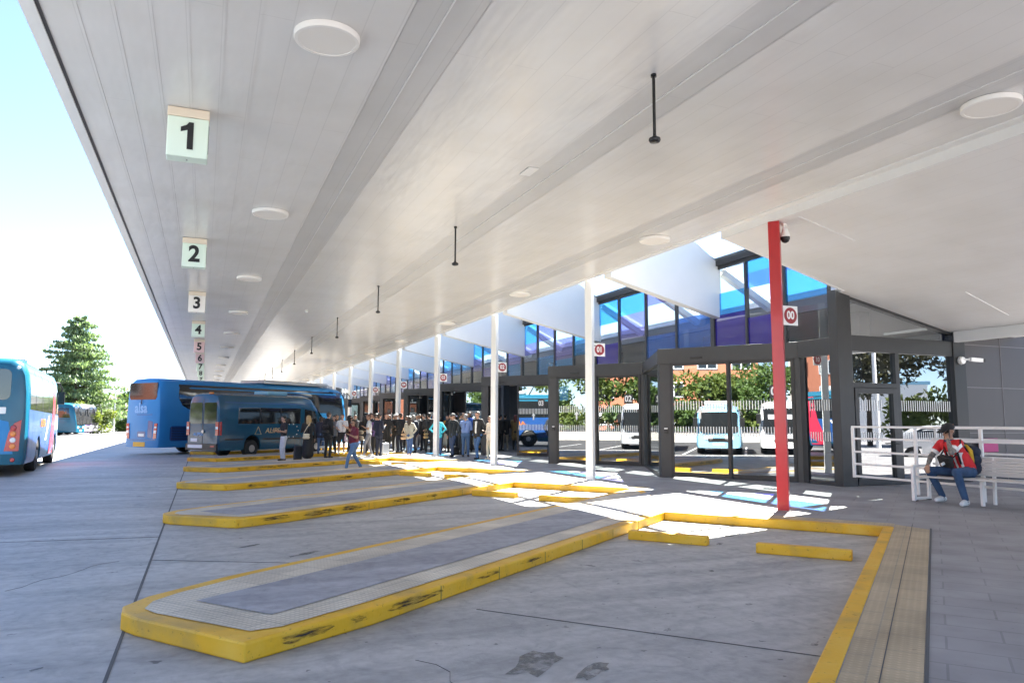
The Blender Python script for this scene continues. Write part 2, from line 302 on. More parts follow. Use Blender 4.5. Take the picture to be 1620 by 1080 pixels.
for k in range(NB):
    b = MB(); b.prism([abk(k, 11.70, -3.81)[:2], abk(k, 11.56, -.68)[:2], abk(k, 11.70, -.55)[:2], abk(k, 11.84, -3.81)[:2]], 0, KZ + .007)
    tag(b.build('kerb', m_kerb, bevel=.015), kind='structure')
    b = MB(); b.poly([abk(k, 11.845, -3.7, KZ + .004), abk(k, 11.705, -.55, KZ + .004), abk(k, 12.05, -.55, KZ + .005), abk(k, 12.2, -3.7, KZ + .005)])
    tag(b.build('pavement_tactile_strip', m_tileY), kind='structure')
# islands between the bays
def irr(bm_, c, ax, ay, rx, ry, n=13, seed=0, m=0):
    rnd = random.Random(seed); c = Vector(c); ax = Vector(ax); ay = Vector(ay); pts = []
    for i in range(n):
        t = 2 * math.pi * i / n; r = rnd.uniform(.55, 1.1); pts.append(c + ax * (math.cos(t) * rx * r) + ay * (math.sin(t) * ry * r))
    bm_.poly(pts, m)
ORD = ['nearest', 'second', 'third', 'fourth', 'fifth', 'sixth', 'seventh', 'eighth', 'ninth', 'tenth']
for k in range(NB):
    e = 0 if k else .0
    t = empty('bay_island', abk(k, 7.5, -4.78), 0, f'{ORD[k]} long paved island with a yellow kerb, below bay box {k+1}', 'traffic island', 'yellow kerbed islands between the bus bays')
    def L(a, b_, z=0): return tuple(Vector(abk(k, a, b_, z)) - t.location)
    d = .25 if k else 0      # the nearest nose is blunter
    out = [L(11.70, -3.81), L(4.6, -3.81), L(3.47 + d, -3.93), L(3.5, -5.1), L(3.54, -5.33), L(3.66, -5.50), L(3.95, -5.63), L(4.8, -5.73), L(15.35, -5.73), L(15.60, -5.59), L(12.2, -3.9)]
    b = MB(); b.prism([p[:2] for p in out], 0, KZ + .004); b.build('kerb', m_kerb, t, bevel=.018)
    tl = [L(11.75, -3.96), L(4.7, -3.96), L(3.85 + d, -4.0), L(3.66 + d, -4.1), L(3.64, -5.08), L(3.68, -5.26), L(3.86, -5.42), L(4.15, -5.50), L(5, -5.585), L(15.3, -5.585)]
    b = MB(); b.poly([(p[0], p[1], KZ + .009) for p in tl]); b.build('tile_border', m_tile, t)
    gr = [L(12.3, -4.29), L(4.03, -4.29), L(4.03, -5.13), L(14.9, -5.13)]
    b = MB(); b.poly([(p[0], p[1], KZ + .014) for p in gr]); b.build('paved_centre', m_isl, t)
    Zv = Vector((0, 0, 1)); rnd = random.Random(k * 11 + 3)
    o = -3.806
    spots = [(3.95, .26, .05), (4.45, .1, .03), (5.1, .4, .04), (6.3, .25, .025), (7.2, .3, .02)] if k == 0 else [(4.55 + rnd.uniform(-.2, .3), .35, .045), (5.2 + rnd.uniform(-.2, .3), .45, .05), (6.1, .35, .04), (6.9 + rnd.uniform(0, .8), .3, .03), (8.4, .2, .025)]
    for i, (a, rx, rz) in enumerate(spots):
        bb = o + .004
        if a - rx < 4.65: bb = -3.81 - (4.6 - min(a, 4.6)) * .106 + .012
        b = MB(); irr(b, L(a, bb, .085 + rnd.uniform(-.01, .01)), U2 if a > 4.7 else (U2 + U3 * .09).normalized(), Zv, rx, min(rz, .04), 15, k * 31 + i); b.build('tyre_scuff', m_scuff, t, fix=False)
    for a in [5.5 + 1.0 * i for i in range(6)]: b = MB(); b.obox(L(a, -3.808, .066), U2, U3, .005, .003, .06); b.build('kerb_joint', m_kj, t)      # joints between the kerb stones
    for i, (a, b0, b1) in enumerate([(9.56, -3.62, -2.57), (9.36, -1.93, -.88)]):
        q = MB(); c = Vector(abk(k, a + .07, (b0 + b1) / 2)); q.obox((0, 0, .058), U3, U2, (b1 - b0) / 2, .07, .058)
        s = q.build('wheel_stop', m_kerb, bevel=.012); s.location = c
        tag(s, f'yellow wheel stop block, {"left" if i == 0 else "right"} one of the pair in the {ORD[k]} bus bay', 'wheel stop', 'yellow wheel stops in the bus bays')
# ground marks
b = MB()
b.box(-.485, -.462, -20, 85, .002, .004)
b.build('road_joint', m_joint)['kind'] = 'structure'
b = MB()
for (x0, y0, x1, y1) in [(2.17, 6.0, 4.2, 3.6), (-.47, 9.4, 3, 7.6), (-12, 12.5, -.48, 11.2), (-12, 24, -.48, 22.8), (-10, 36, -.5, 35)]:
    b.bar((x0, y0, .003), (x1, y1, .003), .012, .002)
rnd = random.Random(9)
for (x, y, a, n_) in [(1.35, 4.9, -.9, 9), (2.9, 12.0, .5, 8), (-1.6, 8.2, 1.2, 9)]:      # wandering hairline cracks
    for i in range(n_):
        a += rnd.uniform(-.55, .55); x2, y2 = x + .17 * math.cos(a), y + .17 * math.sin(a); b.bar((x, y, .003), (x2, y2, .003), .0035 * rnd.uniform(.5, 1.3), .002); x, y = x2, y2
b.build('road_crack', m_joint)['kind'] = 'structure'
m_oil = mat('oil_stain', (.19, .185, .17), .5, noise=.35, scale=6); streaky(m_oil, .38, .6, (1, 1, 1)); b = MB()
for i, (x, y, rx, ry) in enumerate([(2.05, 4.55, .34, .16), (2.35, 4.3, .22, .08), (3.3, 4.9, .06, .03), (5.6, 4.2, .07, .03), (4.4, 5.3, .05, .03), (4.05, 4.2, .06, .025), (5.0, 6.6, .05, .03), (1.2, 9.2, .3, .06), (6.9, 8.6, .35, .08), (6.2, 8.0, .1, .04), (5.3, 15.8, .6, .15), (.6, 10.0, .2, .05), (-1.2, 5.2, .08, .02), (-.9, 5.6, .06, .02), (.1, 4.6, .06, .02), (5.7, 5.2, .05, .02), (6.0, 5.6, .06, .02), (4.9, 4.6, .04, .02)]):
    irr(b, (x, y, .0035), U2, U3, rx, ry, 14, i + 50)
b.build('road_stain', m_oil, fix=False)['kind'] = 'structure'
b = MB(); rnd = random.Random(5)
for i in range(16):      # worn paint flecks by the joint further back
    irr(b, (-1.0 + rnd.uniform(-.6, .5), 18 + i * .9, .004), U2, U3, rnd.uniform(.03, .22), .03, 9, i)
b.build('road_marking', m_white, fix=False)['kind'] = 'structure'
# ================================================================== CANOPY
CZ = 5.12; X0, X1 = -1.62, 8.80; Y0, Y1 = 0.0, 138.0  # far end carried on past the bays to keep the ground below shaded
can = empty('bus_station_canopy', (3.6, 30, CZ), 0, 'long white panelled canopy roof over the bus bays', 'canopy')
def Lc(b): b.v = [(x - 3.6, y - 30, z - CZ) for x, y, z in b.v]; return b
b = MB(); x = -1.47; darkb = [(1.53, 2.15), (4.27, 4.89), (7.15, 7.75)]; cuts = []
while x < X1 - .16:
    nx = min(x + .3, X1 - .14); hit = [d for d in darkb if d[0] - .16 < x < d[1] - .1]
    if not hit: b.poly([(x, Y0, CZ + .005), (x, Y1, CZ + .005), (nx, Y1, CZ + .001), (nx, Y0, CZ + .001)]); b.poly([(nx, Y0, CZ + .001), (nx, Y1, CZ + .001), (nx, Y1, CZ + .005), (nx, Y0, CZ + .005)])
    else: cuts.append((x, nx))
    x = nx
Lc(b).build('ceiling_panels', m_ceil, can, fix=False)
i = 0
grp = []
for c in cuts:
    if grp and abs(grp[-1][1] - c[0]) < .01: grp[-1] = (grp[-1][0], c[1])
    else: grp.append(c)
for (xa, xb) in grp:
    b = MB(); xm = (xa + xb) / 2
    for (p, q) in ((xa + .004, xm - .008), (xm + .008, xb - .004)): b.box(p, q, Y0, Y1, CZ + .006, CZ + .03)
    Lc(b).build('perforated_strip', m_perf, can)
    b = MB(); b.box(xm - .006, xm + .006, Y0, Y1, CZ - .004, CZ + .02); Lc(b).build('strip_trim', m_white, can)
b = MB(); b.box(X0, -1.50, Y0, Y1, CZ - .02, 5.66); Lc(b).build('fascia', m_white, can)
m_silvergap = mat('gap_grey', (.4, .4, .4), .6)
b = MB(); b.box(-1.50, -1.47, Y0, Y1, CZ - .004, 5.2); Lc(b).build('shadow_gap', m_grey, can)
b = MB(); b.box(X1 - .14, X1, Y0, Y1, CZ - .025, 5.66); Lc(b).build('edge_beam', m_white, can)
b = MB(); b.box(-1.5, X1 - .14, Y0, Y1, 5.5, 5.64); Lc(b).build('roof_deck', m_white, can)
b = MB(); b.box(-1.5, X1 - .14, Y1 - .1, Y1, CZ, 5.5); b.box(-1.5, X1 - .14, Y0, Y0 + .1, CZ, 5.5); Lc(b).build('end_fascia', m_white, can)
# small plaque and plate flush with the panels
b = MB(); b.box(4.08, 4.24, 9.27, 9.62, CZ - .012, CZ - .002); tag(b.build('access_hatch', m_white), 'small flush white hatch in the canopy ceiling', 'hatch')
def light(x, y, lab):
    t = empty('ceiling_light', (x, y, CZ), 0, lab, 'ceiling light', 'round ceiling lights under the canopy')
    b = MB(); b.lathe([(.30, 0), (.30, -.045), (.293, -.056), (.262, -.058), (.262, -.05)], n=40, cap=False); b.build('ring', m_lampring, t, smooth=35)
    b = MB(); b.lathe([(0.001, -.052), (.262, -.052)], n=40, cap=False); b.build('diffuser', m_lamp, t); return t
for k in range(11): light(.91, 6.75 + 6.37 * k, f'round flush ceiling light beside the bay number boxes, {"just behind" if k else "in front of"} box {max(k,1)}')
for k in range(10): light(8.02, 5.35 + 6.75 * k, 'round ceiling light at the upper right edge of the photo' if k == 0 else f'round ceiling light near the canopy edge, close to the column with disc {k:02d}')
for k in range(10):
    t = empty('ceiling_sensor', (4.14, 6.22 + 6.55 * k, CZ), 0, f'thin black ceiling rod with a sensor foot, {ORD[k]} from the front', 'sensor', 'black hanging sensor rods')
    b = MB(); b.lathe([(.028, .0), (.03, -.03), (.017, -.035)], n=14); b.lathe([(.016, -.03), (.016, -.66)], n=12); b.build('rod', m_blackm, t, smooth=40)
    b = MB(); b.lathe([(.018, -.655), (.03, -.67), (.058, -.685), (.062, -.705), (.05, -.725), (.02, -.735)], n=20); b.build('sensor_head', m_dark, t, smooth=50)
b = MB(); b.lathe([(.05, 0), (.055, -.03), (.035, -.06), (.012, -.075)], n=16); o = b.build('smoke_detector', m_signw, smooth=50); o.location = (2.94, 24.6, CZ); tag(o, 'small white smoke detector on the canopy ceiling', 'smoke detector')
def one(c, r, par):
    c = Vector(c); r = Vector(r); z = Vector((0, 0, 1)); nn = r.cross(z) * .004; b = MB()
    b.slab([c + r * x + z * y for x, y in ((.03, -.155), (.03, .165), (-.02, .165), (-.045, .13), (-.105, .10), (-.105, .045), (-.035, .072), (-.035, -.155))], .004); return b.build('number', m_num, par)
# numbered boxes
CM = {1: m_green, 2: m_green, 3: m_signwh, 4: m_green, 5: m_pink, 6: m_pink, 7: m_green, 8: m_green, 9: m_green, 10: m_green}
CN = {1: 'pale green', 2: 'pale green', 3: 'off-white', 4: 'mint green', 5: 'pink', 6: 'pink', 7: 'pale green', 8: 'pale green', 9: 'pale green', 10: 'pale green'}
for k in range(10):
    n = k + 1; t = empty('bay_number_box', (-.31, 9.0 + S * k, CZ), 0, f'{CN[n]} hanging box with the black number {n}', 'bay sign', 'numbered bay boxes under the canopy')
    b = MB(); b.box(-.222, .222, 0, .22, -.11, -.004); b.build('cap', m_signcap, t, bevel=.006)
    b = MB(); b.box(-.218, .218, .002, .218, -.58, -.112); b.build('box', CM[n], t, bevel=.012)
    if n == 1: one((.03, -.001, -.335), (1, 0, 0), t)
    else: text('number', str(n), .44 if n < 10 else .36, m_num, t, (0, -.003, -.335), (1, 0, 0), (0, 0, 1), bold=.032, xs=.95)
    text('number', str(n), .44 if n < 10 else .36, m_num, t, (.221, .11, -.335), (0, 1, 0), (0, 0, 1), bold=.03, xs=.42)
    b = MB(); b.lathe([(.008, -.585), (.008, -.579)], c=(0, .11, 0), n=10); b.build('screw', m_grey, t)
# columns
m_col = m_white
def column(k):
    x, y = 8.88, 9.77 + 6.62 * k; red = k == 0
    t = empty('canopy_column', (x, y, KZ), 0, 'red square steel column with the 00 disc sign' if red else f'white square steel column carrying the round {k:02d} sign', 'column', 'square columns along the canopy edge')
    a = .30; h = .092; ca, sa = math.cos(a + .42), math.sin(a + .42)
    top = (4.957 if red else CZ) - KZ; b = MB(); b.obox((0, 0, top / 2 - .01), (ca, sa, 0), (-sa, ca, 0), h, h, top / 2 + .01); b.build('post', m_red if red else m_col, t, bevel=.008)
    # plate with the disc, on the right of the post, facing the camera side
    r = Vector((1, 0, 0)); nrm = Vector((0, -1, 0)); z = 3.36 - KZ; c = r * .265 + nrm * .02 + Vector((0, 0, z))
    b = MB(); b.obox(c, r, nrm, .158, .004, .165); p = b.build('sign_plate', m_signw, t)
    b = MB(); n_ = 32; bb = [c + nrm * .0065 + r * (.138 * math.cos(6.2832 * i / n_)) + Vector((0, 0, .138 * math.sin(6.2832 * i / n_))) for i in range(n_)]; b.poly(bb); b.build('disc', m_maroon, p, fix=False)
    text('number', f'{k:02d}', .19, m_decal, p, c + nrm * .009, r, (0, 0, 1), bold=.03, xs=.84)
    if k >= 5:
        b = MB(); b.bar(Vector((0, 0, z)), c, .02, .02); b.build('bracket', m_frame, t)
    if not red: 
        b = MB(); b.bar((0, 0, z + .1), c + Vector((0, 0, .1)) - r * .1, .02, .02); b.build('bracket', m_frame, t)
    return t
for k in range(10): column(k)
# dome camera on the red column
t = empty('security_camera', (9.03, 9.70, CZ), 0, 'white and black dome camera hanging beside the red column', 'camera')
b = MB(); b.box(-.035, .035, -.03, .03, -.23, 0); b.build('mount_box', m_signwh, t, bevel=.005)
b = MB(); b.tube([(0, 0, -.23), (0, 0, -.27)], .02); b.lathe([(.03, -.27), (.05, -.285), (.055, -.33), (.075, -.37), (.08, -.42)], c=(.02, 0, 0), n=20); b.build('housing', m_signw, t, smooth=40)
b = MB(); b.lathe([(.078, -.42), (.075, -.46), (.055, -.5), (.02, -.52), (.001, -.523)], c=(.02, 0, 0), n=20); b.build('dome', m_dark, t, smooth=60)
# ================================================================== TERMINAL
XF = 12.72
def zfl(x): return .2
bl = empty('terminal_building', (XF, 12.15, .2), 0, 'glazed bus terminal with anthracite frames and saw-tooth entrances', 'building')
BO = Vector((XF, 12.15, .2))
def Lb(b): b.v = [tuple(Vector(v) - BO) for v in b.v]; return b
def P3(v): return Vector(v) - BO
EY = [12.15] + [16.42 + S * k for k in range(10)]       # clerestory posts
ZT, ZH = 5.80, 3.43
# --- end wall (faces the camera side), y = 12.15
Yw = 12.15
def soff(x): return 4.97 - (4.97 - 4.40) / 3.92 * (x - 8.8) if x < XF else 4.40 - (4.40 - 3.68) / 3.5 * (x - XF)
b = MB(); b.prism([(XF - .08, Yw - .05), (XF + .33, Yw - .05), (XF + .33, Yw + .2), (XF - .08, Yw + .2)], .19, 4.45); Lb(b).build('corner_post', m_frame, bl, bevel=.008)
b = MB(); b.box(XF + .33, 16.22, Yw - .03, Yw + .14, 3.12, 3.47); Lb(b).build('beam', m_frame, bl, bevel=.006)
b = MB(); b.box(14.36, 14.48, Yw - .02, Yw + .12, .2, 3.12); Lb(b).build('mullion', m_frame, bl, bevel=.005)
b = MB(); b.box(16.22, 16.62, Yw - .06, Yw + .3, .2, 3.9); Lb(b).build('end_column', m_dark, bl, bevel=.01)
b = MB(); b.box(XF + .33, 14.36, Yw - .02, Yw + .1, 2.33, 2.43); b.box(14.48, 16.22, Yw - .01, Yw + .1, .2, .3); Lb(b).build('transom', m_frame, bl)
b = MB(); b.poly([(XF + .33, Yw + .05, 3.47), (16.22, Yw + .05, 3.47), (16.22, Yw + .05, soff(16.22)), (XF + .33, Yw + .05, soff(XF + .33))]); Lb(b).build('gable_pane', m_side, bl, fix=False)
b = MB(); b.bar((XF + .33, Yw + .03, soff(XF + .33) - .03), (16.3, Yw + .03, soff(16.3) - .03), .1, .07); Lb(b).build('gable_trim', m_frame, bl)
b = MB(); b.poly([(XF + .33, Yw + .05, 2.43), (14.36, Yw + .05, 2.43), (14.36, Yw + .05, 3.12), (XF + .33, Yw + .05, 3.12)]); Lb(b).build('window_pane', m_side, bl, fix=False)
b = MB(); b.poly([(14.48, Yw + .05, .3), (16.22, Yw + .05, .3), (16.22, Yw + .05, 3.12), (14.48, Yw + .05, 3.12)]); o = Lb(b).build('window_pane', m_side, bl, fix=False)
def bars(parent, c0, r, s0, s1, z0, z1, pitch=.07, wd=.022):
    b = MB(); s_ = s0
    while s_ < s1:
        p = Vector(c0) + Vector(r) * s_; q = p + Vector(r) * wd; b.poly([(p.x, p.y, z0), (q.x, q.y, z0), (q.x, q.y, z1), (p.x, p.y, z1)]); s_ += pitch
    return b.build('safety_stripes', m_decal, parent, fix=False)
bars(o, P3((14.5, Yw + .044, 0)), (1, 0, 0), 0, 1.68, 1.62, 1.86); bars(o, P3((14.5, Yw + .044, 0)), (1, 0, 0), 0, 1.68, .95, 1.15)
# framed door of the end wall
dr = MB(); 
for q in ((XF + .36, XF + .47, .21, 2.32), (14.22, 14.34, .21, 2.32), (XF + .47, 14.22, 2.2, 2.32), (XF + .47, 14.22, .21, .36)): dr.box(q[0], q[1], Yw - .045, Yw + .06, q[2], q[3])
do = Lb(dr).build('door', m_frame, bl, bevel=.005)
b = MB(); b.poly([(XF + .47, Yw + .02, .36), (14.22, Yw + .02, .36), (14.22, Yw + .02, 2.2), (XF + .47, Yw + .02, 2.2)]); Lb(b).build('pane', m_side, do, fix=False)
bars(do, P3((XF + .48, Yw + .014, 0)), (1, 0, 0), 0, .74, 1.62, 1.86); bars(do, P3((XF + .48, Yw + .014, 0)), (1, 0, 0), 0, .74, .95, 1.15)
b = MB(); b.box(XF + .35, XF + .39, Yw - .06, Yw - .02, 2.05, 2.28); Lb(b).build('hinge', m_dark, do); b = MB(); b.box(XF + .35, XF + .39, Yw - .06, Yw - .02, .3, .5); Lb(b).build('hinge', m_dark, do)
b = MB(); b.tube([(14.28, Yw - .05, 1.1), (14.28, Yw - .1, 1.1), (14.12, Yw - .1, 1.1)], .012); Lb(b).build('handle', m_dark, do)
# --- side pane from first doorway to corner (x = XF), then per-bay entrances
b = MB(); b.poly([(XF, 12.38, .28), (XF, 13.1, .28), (XF, 13.1, 3.05), (XF, 12.38, 3.05)]); so_ = Lb(b).build('side_pane', m_side, bl, fix=False)
b = MB(); b.box(XF - .05, XF + .08, 12.34, 13.1, .19, .28); Lb(b).build('side_sill', m_frame, bl, bevel=.005); b = MB(); b.box(XF - .07, XF + .08, 12.34, 13.3, 3.05, 3.42); Lb(b).build('side_beam', m_frame, bl, bevel=.005)
bars(so_, P3((XF - .006, 12.4, 0)), (0, 1, 0), 0, .66, 1.62, 1.86); bars(so_, P3((XF - .006, 12.4, 0)), (0, 1, 0), 0, .66, .95, 1.15)
DD = Vector((-1.92, 2.86, 0)).normalized(); DNm = Vector((-DD.y, DD.x, 0)); DNm = DNm if DNm.x < 0 else -DNm
LD = Vector((-1.92, 2.86, 0)).length
m_leaff = mat('door_leaf_aluminium', (.022, .022, .023), .4, metal=.2)
def leaf(s0, s1, dn, D, parent, num=None, arrow=False, dots=True):
    """one sliding glazed leaf between s0 and s1 (measured from the right jamb), set dn out of the wall line"""
    def q(s, z, n=0): return D + DD * s + DNm * (dn + n) + Vector((0, 0, z))
    b = MB()
    for (sa, sb, za, zb) in ((s0, s0 + .075, .2, 3.04), (s1 - .075, s1, .2, 3.04), (s0 + .075, s1 - .075, .2, .32), (s0 + .075, s1 - .075, 2.97, 3.04)):
        b.obox(q((sa + sb) / 2, (za + zb) / 2), DD, DNm, (sb - sa) / 2, .02, (zb - za) / 2)
    lf = Lb(b).build('door_leaf', m_leaff, parent)
    b = MB(); b.poly([q(s0 + .045, .29), q(s1 - .045, .29), q(s1 - .045, 2.99), q(s0 + .045, 2.99)]); Lb(b).build('pane', m_door, lf, fix=False)
    if dots:
        for (za, zb) in ((1.66, 1.88), (1.02, 1.25)): bars(lf, P3(q(s0 + .06, 0, .006)), DD, 0, s1 - s0 - .13, za, zb)
    if num:
        c = q(s0 + .42, 2.28, .008); b = MB(); b.poly([c - DD * .15 + Vector((0, 0, -.15)), c + DD * .15 + Vector((0, 0, -.15)), c + DD * .15 + Vector((0, 0, .15)), c - DD * .15 + Vector((0, 0, .15))]); Lb(b).build('number_panel', m_frame, lf, fix=False)
        text('number', num, .27, m_decal, lf, P3(q(s0 + .42, 2.28, .014)), -DD, (0, 0, 1), bold=.03, depth=.002, xs=.9)
    if arrow:
        c = q((s0 + s1) / 2, 1.77, .01); b = MB(); r = DD; z = Vector((0, 0, 1))
        b.poly([c - r * .03 - z * .13, c + r * .03 - z * .13, c + r * .03 + z * .02, c + r * .085 + z * .02, c + z * .14, c - r * .085 + z * .02, c - r * .03 + z * .02]); Lb(b).build('arrow', m_decal, lf, fix=False)
    return lf
for k in range(NB):
    D = Vector((XF, 13.32 + S * k, 0)); E = D + DD * LD; G = Vector((XF, 13.32 + S * (k + 1), 0))
    ent = MB(); ent.prism([E.xy, (E + DD * -.30).xy, (E + DD * -.30 - DNm * .16).xy, (E - DNm * .16 + DD * .02).xy], .15, 3.04)
    ep = Lb(ent).build('entrance_post', m_frame, bl, bevel=.006)
    b = MB(); b.prism([D.xy, (D + DD * .13).xy, (D + DD * .13 - DNm * .16).xy, (XF + .12, D.y - .12), (XF - .03, D.y - .18)], .18, 3.04); Lb(b).build('entrance_jamb', m_frame, bl, bevel=.006)
    # header beam in front and the flat roof of the lobby
    b = MB(); b.prism([(D + DNm * .04).xy, (E + DNm * .04 + DD * .04).xy, (E - DNm * .22).xy, (D - DNm * .22).xy], 3.04, 3.42); hb = Lb(b).build('header_beam', m_frame, bl, bevel=.006)
    b = MB(); c = E + DD * -.98; b.obox(c + DNm * .06 + Vector((0, 0, 3.16)), DD, DNm, .15, .025, .022); Lb(b).build('door_sensor', m_dark, hb, bevel=.006)
    b = MB(); b.prism([E.xy, G.xy, (XF, D.y)], 3.38, 3.425); Lb(b).build('lobby_roof', m_frame, bl)
    RD = (G - E).normalized(); RN = Vector((-RD.y, RD.x, 0))
    b = MB(); L = (G - E).length
    b.obox((E + G) / 2 + Vector((0, 0, 3.215)), RD, RN, L / 2, .06, .165); b.obox((E + G) / 2 + Vector((0, 0, .22)), RD, RN, L / 2, .05, .05)
    for s_ in (.06, L - .1): b.obox(E + RD * s_ + Vector((0, 0, 1.66)), RD, RN, .05, .05, 1.39)
    Lb(b).build('return_frame', m_frame, bl)
    b = MB(); b.poly([E + RD * .1 + Vector((0, 0, .27)), E + RD * (L - .15) + Vector((0, 0, .27)), E + RD * (L - .15) + Vector((0, 0, 3.05)), E + RD * .1 + Vector((0, 0, 3.05))]); rp = Lb(b).build('return_pane', m_side, bl, fix=False)
    b = MB(); c = E - DD * .15 + DNm * .012 + Vector((0, 0, 1.34)); b.obox(c, DD, DNm, .045, .012, .07); cr = Lb(b).build('card_reader', m_dark, ep)
    b = MB(); b.obox(c + DNm * .014 + Vector((0, 0, .055)), DD, DNm, .045, .002, .012); Lb(b).build('reader_cap', m_decal, cr)
    s0, sm, s1 = .13, 1.66, LD - .30
    if k in (0, 1): leaf(s0, sm + .03, .0, D, bl, f'{k+1:02d}'); leaf(sm - .03, s1, .05, D, bl, None, True)
    else: leaf(s0, sm + .03, .0, D, bl, f'{k+1:02d}', True); leaf(s0 + .08, sm + .06, -.07, D, bl, None, False, False)
# --- clerestory on the building line
rndc = random.Random(4)
PRE = {0: [[(5.0, 5.72, 'c'), (4.42, 5.0, 'b'), (3.43, 4.42, 'n')], [(5.35, 5.72, 'b'), (4.95, 5.35, 'm'), (4.2, 4.95, 'c'), (3.43, 4.2, 'n')], [(5.15, 5.72, 'm'), (4.4, 5.15, 'b'), (3.43, 4.4, 'c')]],
       1: [[(4.9, 5.72, 'b'), (4.2, 4.9, 'c'), (3.43, 4.2, 'n')], [(5.05, 5.72, 'b'), (4.25, 5.05, 'v'), (3.43, 4.25, 'c')], [(5.15, 5.72, 'v'), (4.2, 5.15, 'c'), (3.43, 4.2, 'm')], [(4.55, 5.72, 'c'), (3.43, 4.55, 'm')]]}
GM = {'c': 0, 'b': 1, 'n': 2, 'v': 3, 'm': 4}; GL = [m_clear, m_cy, m_nv, m_lv, m_bl]
for k in range(NB):
    ya, yb = EY[k] + (.2 if k == 0 else .07), EY[k + 1]; n = 3 if k == 0 else 4; wd = (yb - ya) / n
    b = MB(); b.box(XF - .05, XF + .07, yb - .07, yb + .07, 3.40, ZT); Lb(b).build('clerestory_post', m_frame, bl)
    b = MB(); b.box(XF - .12, XF + .12, ya - .3, yb, ZT - .06, ZT + .16); Lb(b).build('clerestory_rail', m_frame, bl)
    for j in range(n):
        y0 = ya + j * wd; y1 = y0 + wd; e = .035
        pj = n - 1 - j    # counted from the left in the picture
        sect = PRE[k][pj] if k in PRE else None
        if sect is None:
            zs = [5.72, rndc.uniform(4.7, 5.3), rndc.uniform(3.95, 4.4), 3.43]; co = rndc.sample(['b', 'c', 'v', 'm', 'c', 'b'], 3); sect = [(zs[i + 1], zs[i], co[i]) for i in range(3)]
        f = MB()
        if j: f.box(XF - .045, XF + .05, y0 - e, y0 + e, 3.43, ZT - .06)
        else: f.box(XF - .04, XF + .05, y0, y0 + .03, 3.43, ZT - .06)
        f.box(XF - .04, XF + .05, y0 + e, y1 - e, 5.66, ZT - .06)
        fo = Lb(f).build('clerestory_window', m_frame, bl)
        g = MB()
        for (za, zb, cc) in sect: g.poly([(XF, y0 + e, za), (XF, y1 - e, za), (XF, y1 - e, min(zb, 5.68)), (XF, y0 + e, min(zb, 5.68))], GM[cc])
        Lb(g).build('pane', GL, fo, fix=False)
b = MB(); b.box(XF - .04, XF + .1, 12.4, 80, 3.36, 3.43); Lb(b).build('sill_beam', m_frame, bl)
# --- white fins under the glass roof
XR, ZR = 10.5, 6.93
def fin(k):
    y = EY[k] - (.18 if k == 0 else 0); ya = y - .9; th = .12
    d = Vector((XF - 8.8, y - ya, 0)).normalized(); n = Vector((-d.y, d.x, 0)) * th
    if n.y < 0: n = -n
    pr = [(8.8, 5.0 if k else 5.06), (XF, 4.34 if k else 4.42), (XF, ZT), (XR, ZR), (8.8, 5.72)]
    A = Vector((8.8, ya, 0)); 
    pts = [A + d * ((x - 8.8) / d.x) + Vector((0, 0, z)) for x, z in pr]
    b = MB(); b.slab([p - n * .2 for p in pts], th * 2 if False else .24)
    return Lb(b).build('roof_fin', m_fin, bl)
for k in range(0, NB): fin(k)
b = MB(); b.slab([(8.8, 11.2, 5.72), (XR, 11.5, ZR), (XR, 80, ZR), (8.8, 80, 5.72)], .012); b.slab([(XR, 11.5, ZR), (14.5, 11.5, 4.89), (14.5, 80, 4.89), (XR, 80, ZR)], .012)
Lb(b).build('roof_glazing', m_roofg, bl)
y = 12.9; 
while y < 80:
    b = MB(); b.bar((8.8, y, 5.64), (XR, y, ZR - .07), .055, .12); b.bar((XR, y, ZR - .07), (XF, y, 5.85), .055, .12); Lb(b).build('rafter', m_frame, bl); b = MB(); b.bar((XF + .12, y, 5.60), (14.5, y, 4.70), .20, .16); Lb(b).build('hall_rafter', m_white, bl); y += 3.3
b = MB(); b.box(XR - .05, XR + .05, 11.5, 80, ZR - .12, ZR + .02); Lb(b).build('ridge_beam', m_frame, bl)
# --- hall behind the glass
b = MB(); b.box(14.5, 30, 12.5, 80, 4.82, 4.98); Lb(b).build('hall_roof', m_white, bl)
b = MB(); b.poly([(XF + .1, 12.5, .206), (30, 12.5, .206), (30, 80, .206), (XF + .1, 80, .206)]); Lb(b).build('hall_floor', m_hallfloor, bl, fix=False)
b = MB(); b.box(26, 26.2, 12.4, 80  , .2, 4.8); b.box(17.5, 26, 12.4, 12.6  , .2, 4.8); b.box(XF, 26, 80, 138, .2, 6); b.box(14.52, 14.62, 12.4, 80, 4.45, 4.8); Lb(b).build('hall_wall', m_int, bl)  # the long far block is added to shut out sunlight past the last bay
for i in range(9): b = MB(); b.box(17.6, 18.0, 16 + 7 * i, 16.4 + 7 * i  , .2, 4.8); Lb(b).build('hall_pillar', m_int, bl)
m_tube = mat('tube_lamp', (.9, .9, .9), .5, emit=(1, .97, .92, .05))
for i in range(12): b = MB(); b.box(19 + (i % 2) * 3, 19.08 + (i % 2) * 3, 15 + 5 * i, 16.4 + 5 * i, 4.2, 4.27); Lb(b).build('strip_lamp', m_tube, bl)
m_scr = mat('screen', (.02, .1, .3), .3, emit=(.03, .22, .6, .12))
b = MB(); b.box(16.4, 16.46, 32.6, 33.9, 2.6, 3.3); Lb(b).build('departure_screen', m_scr, bl)
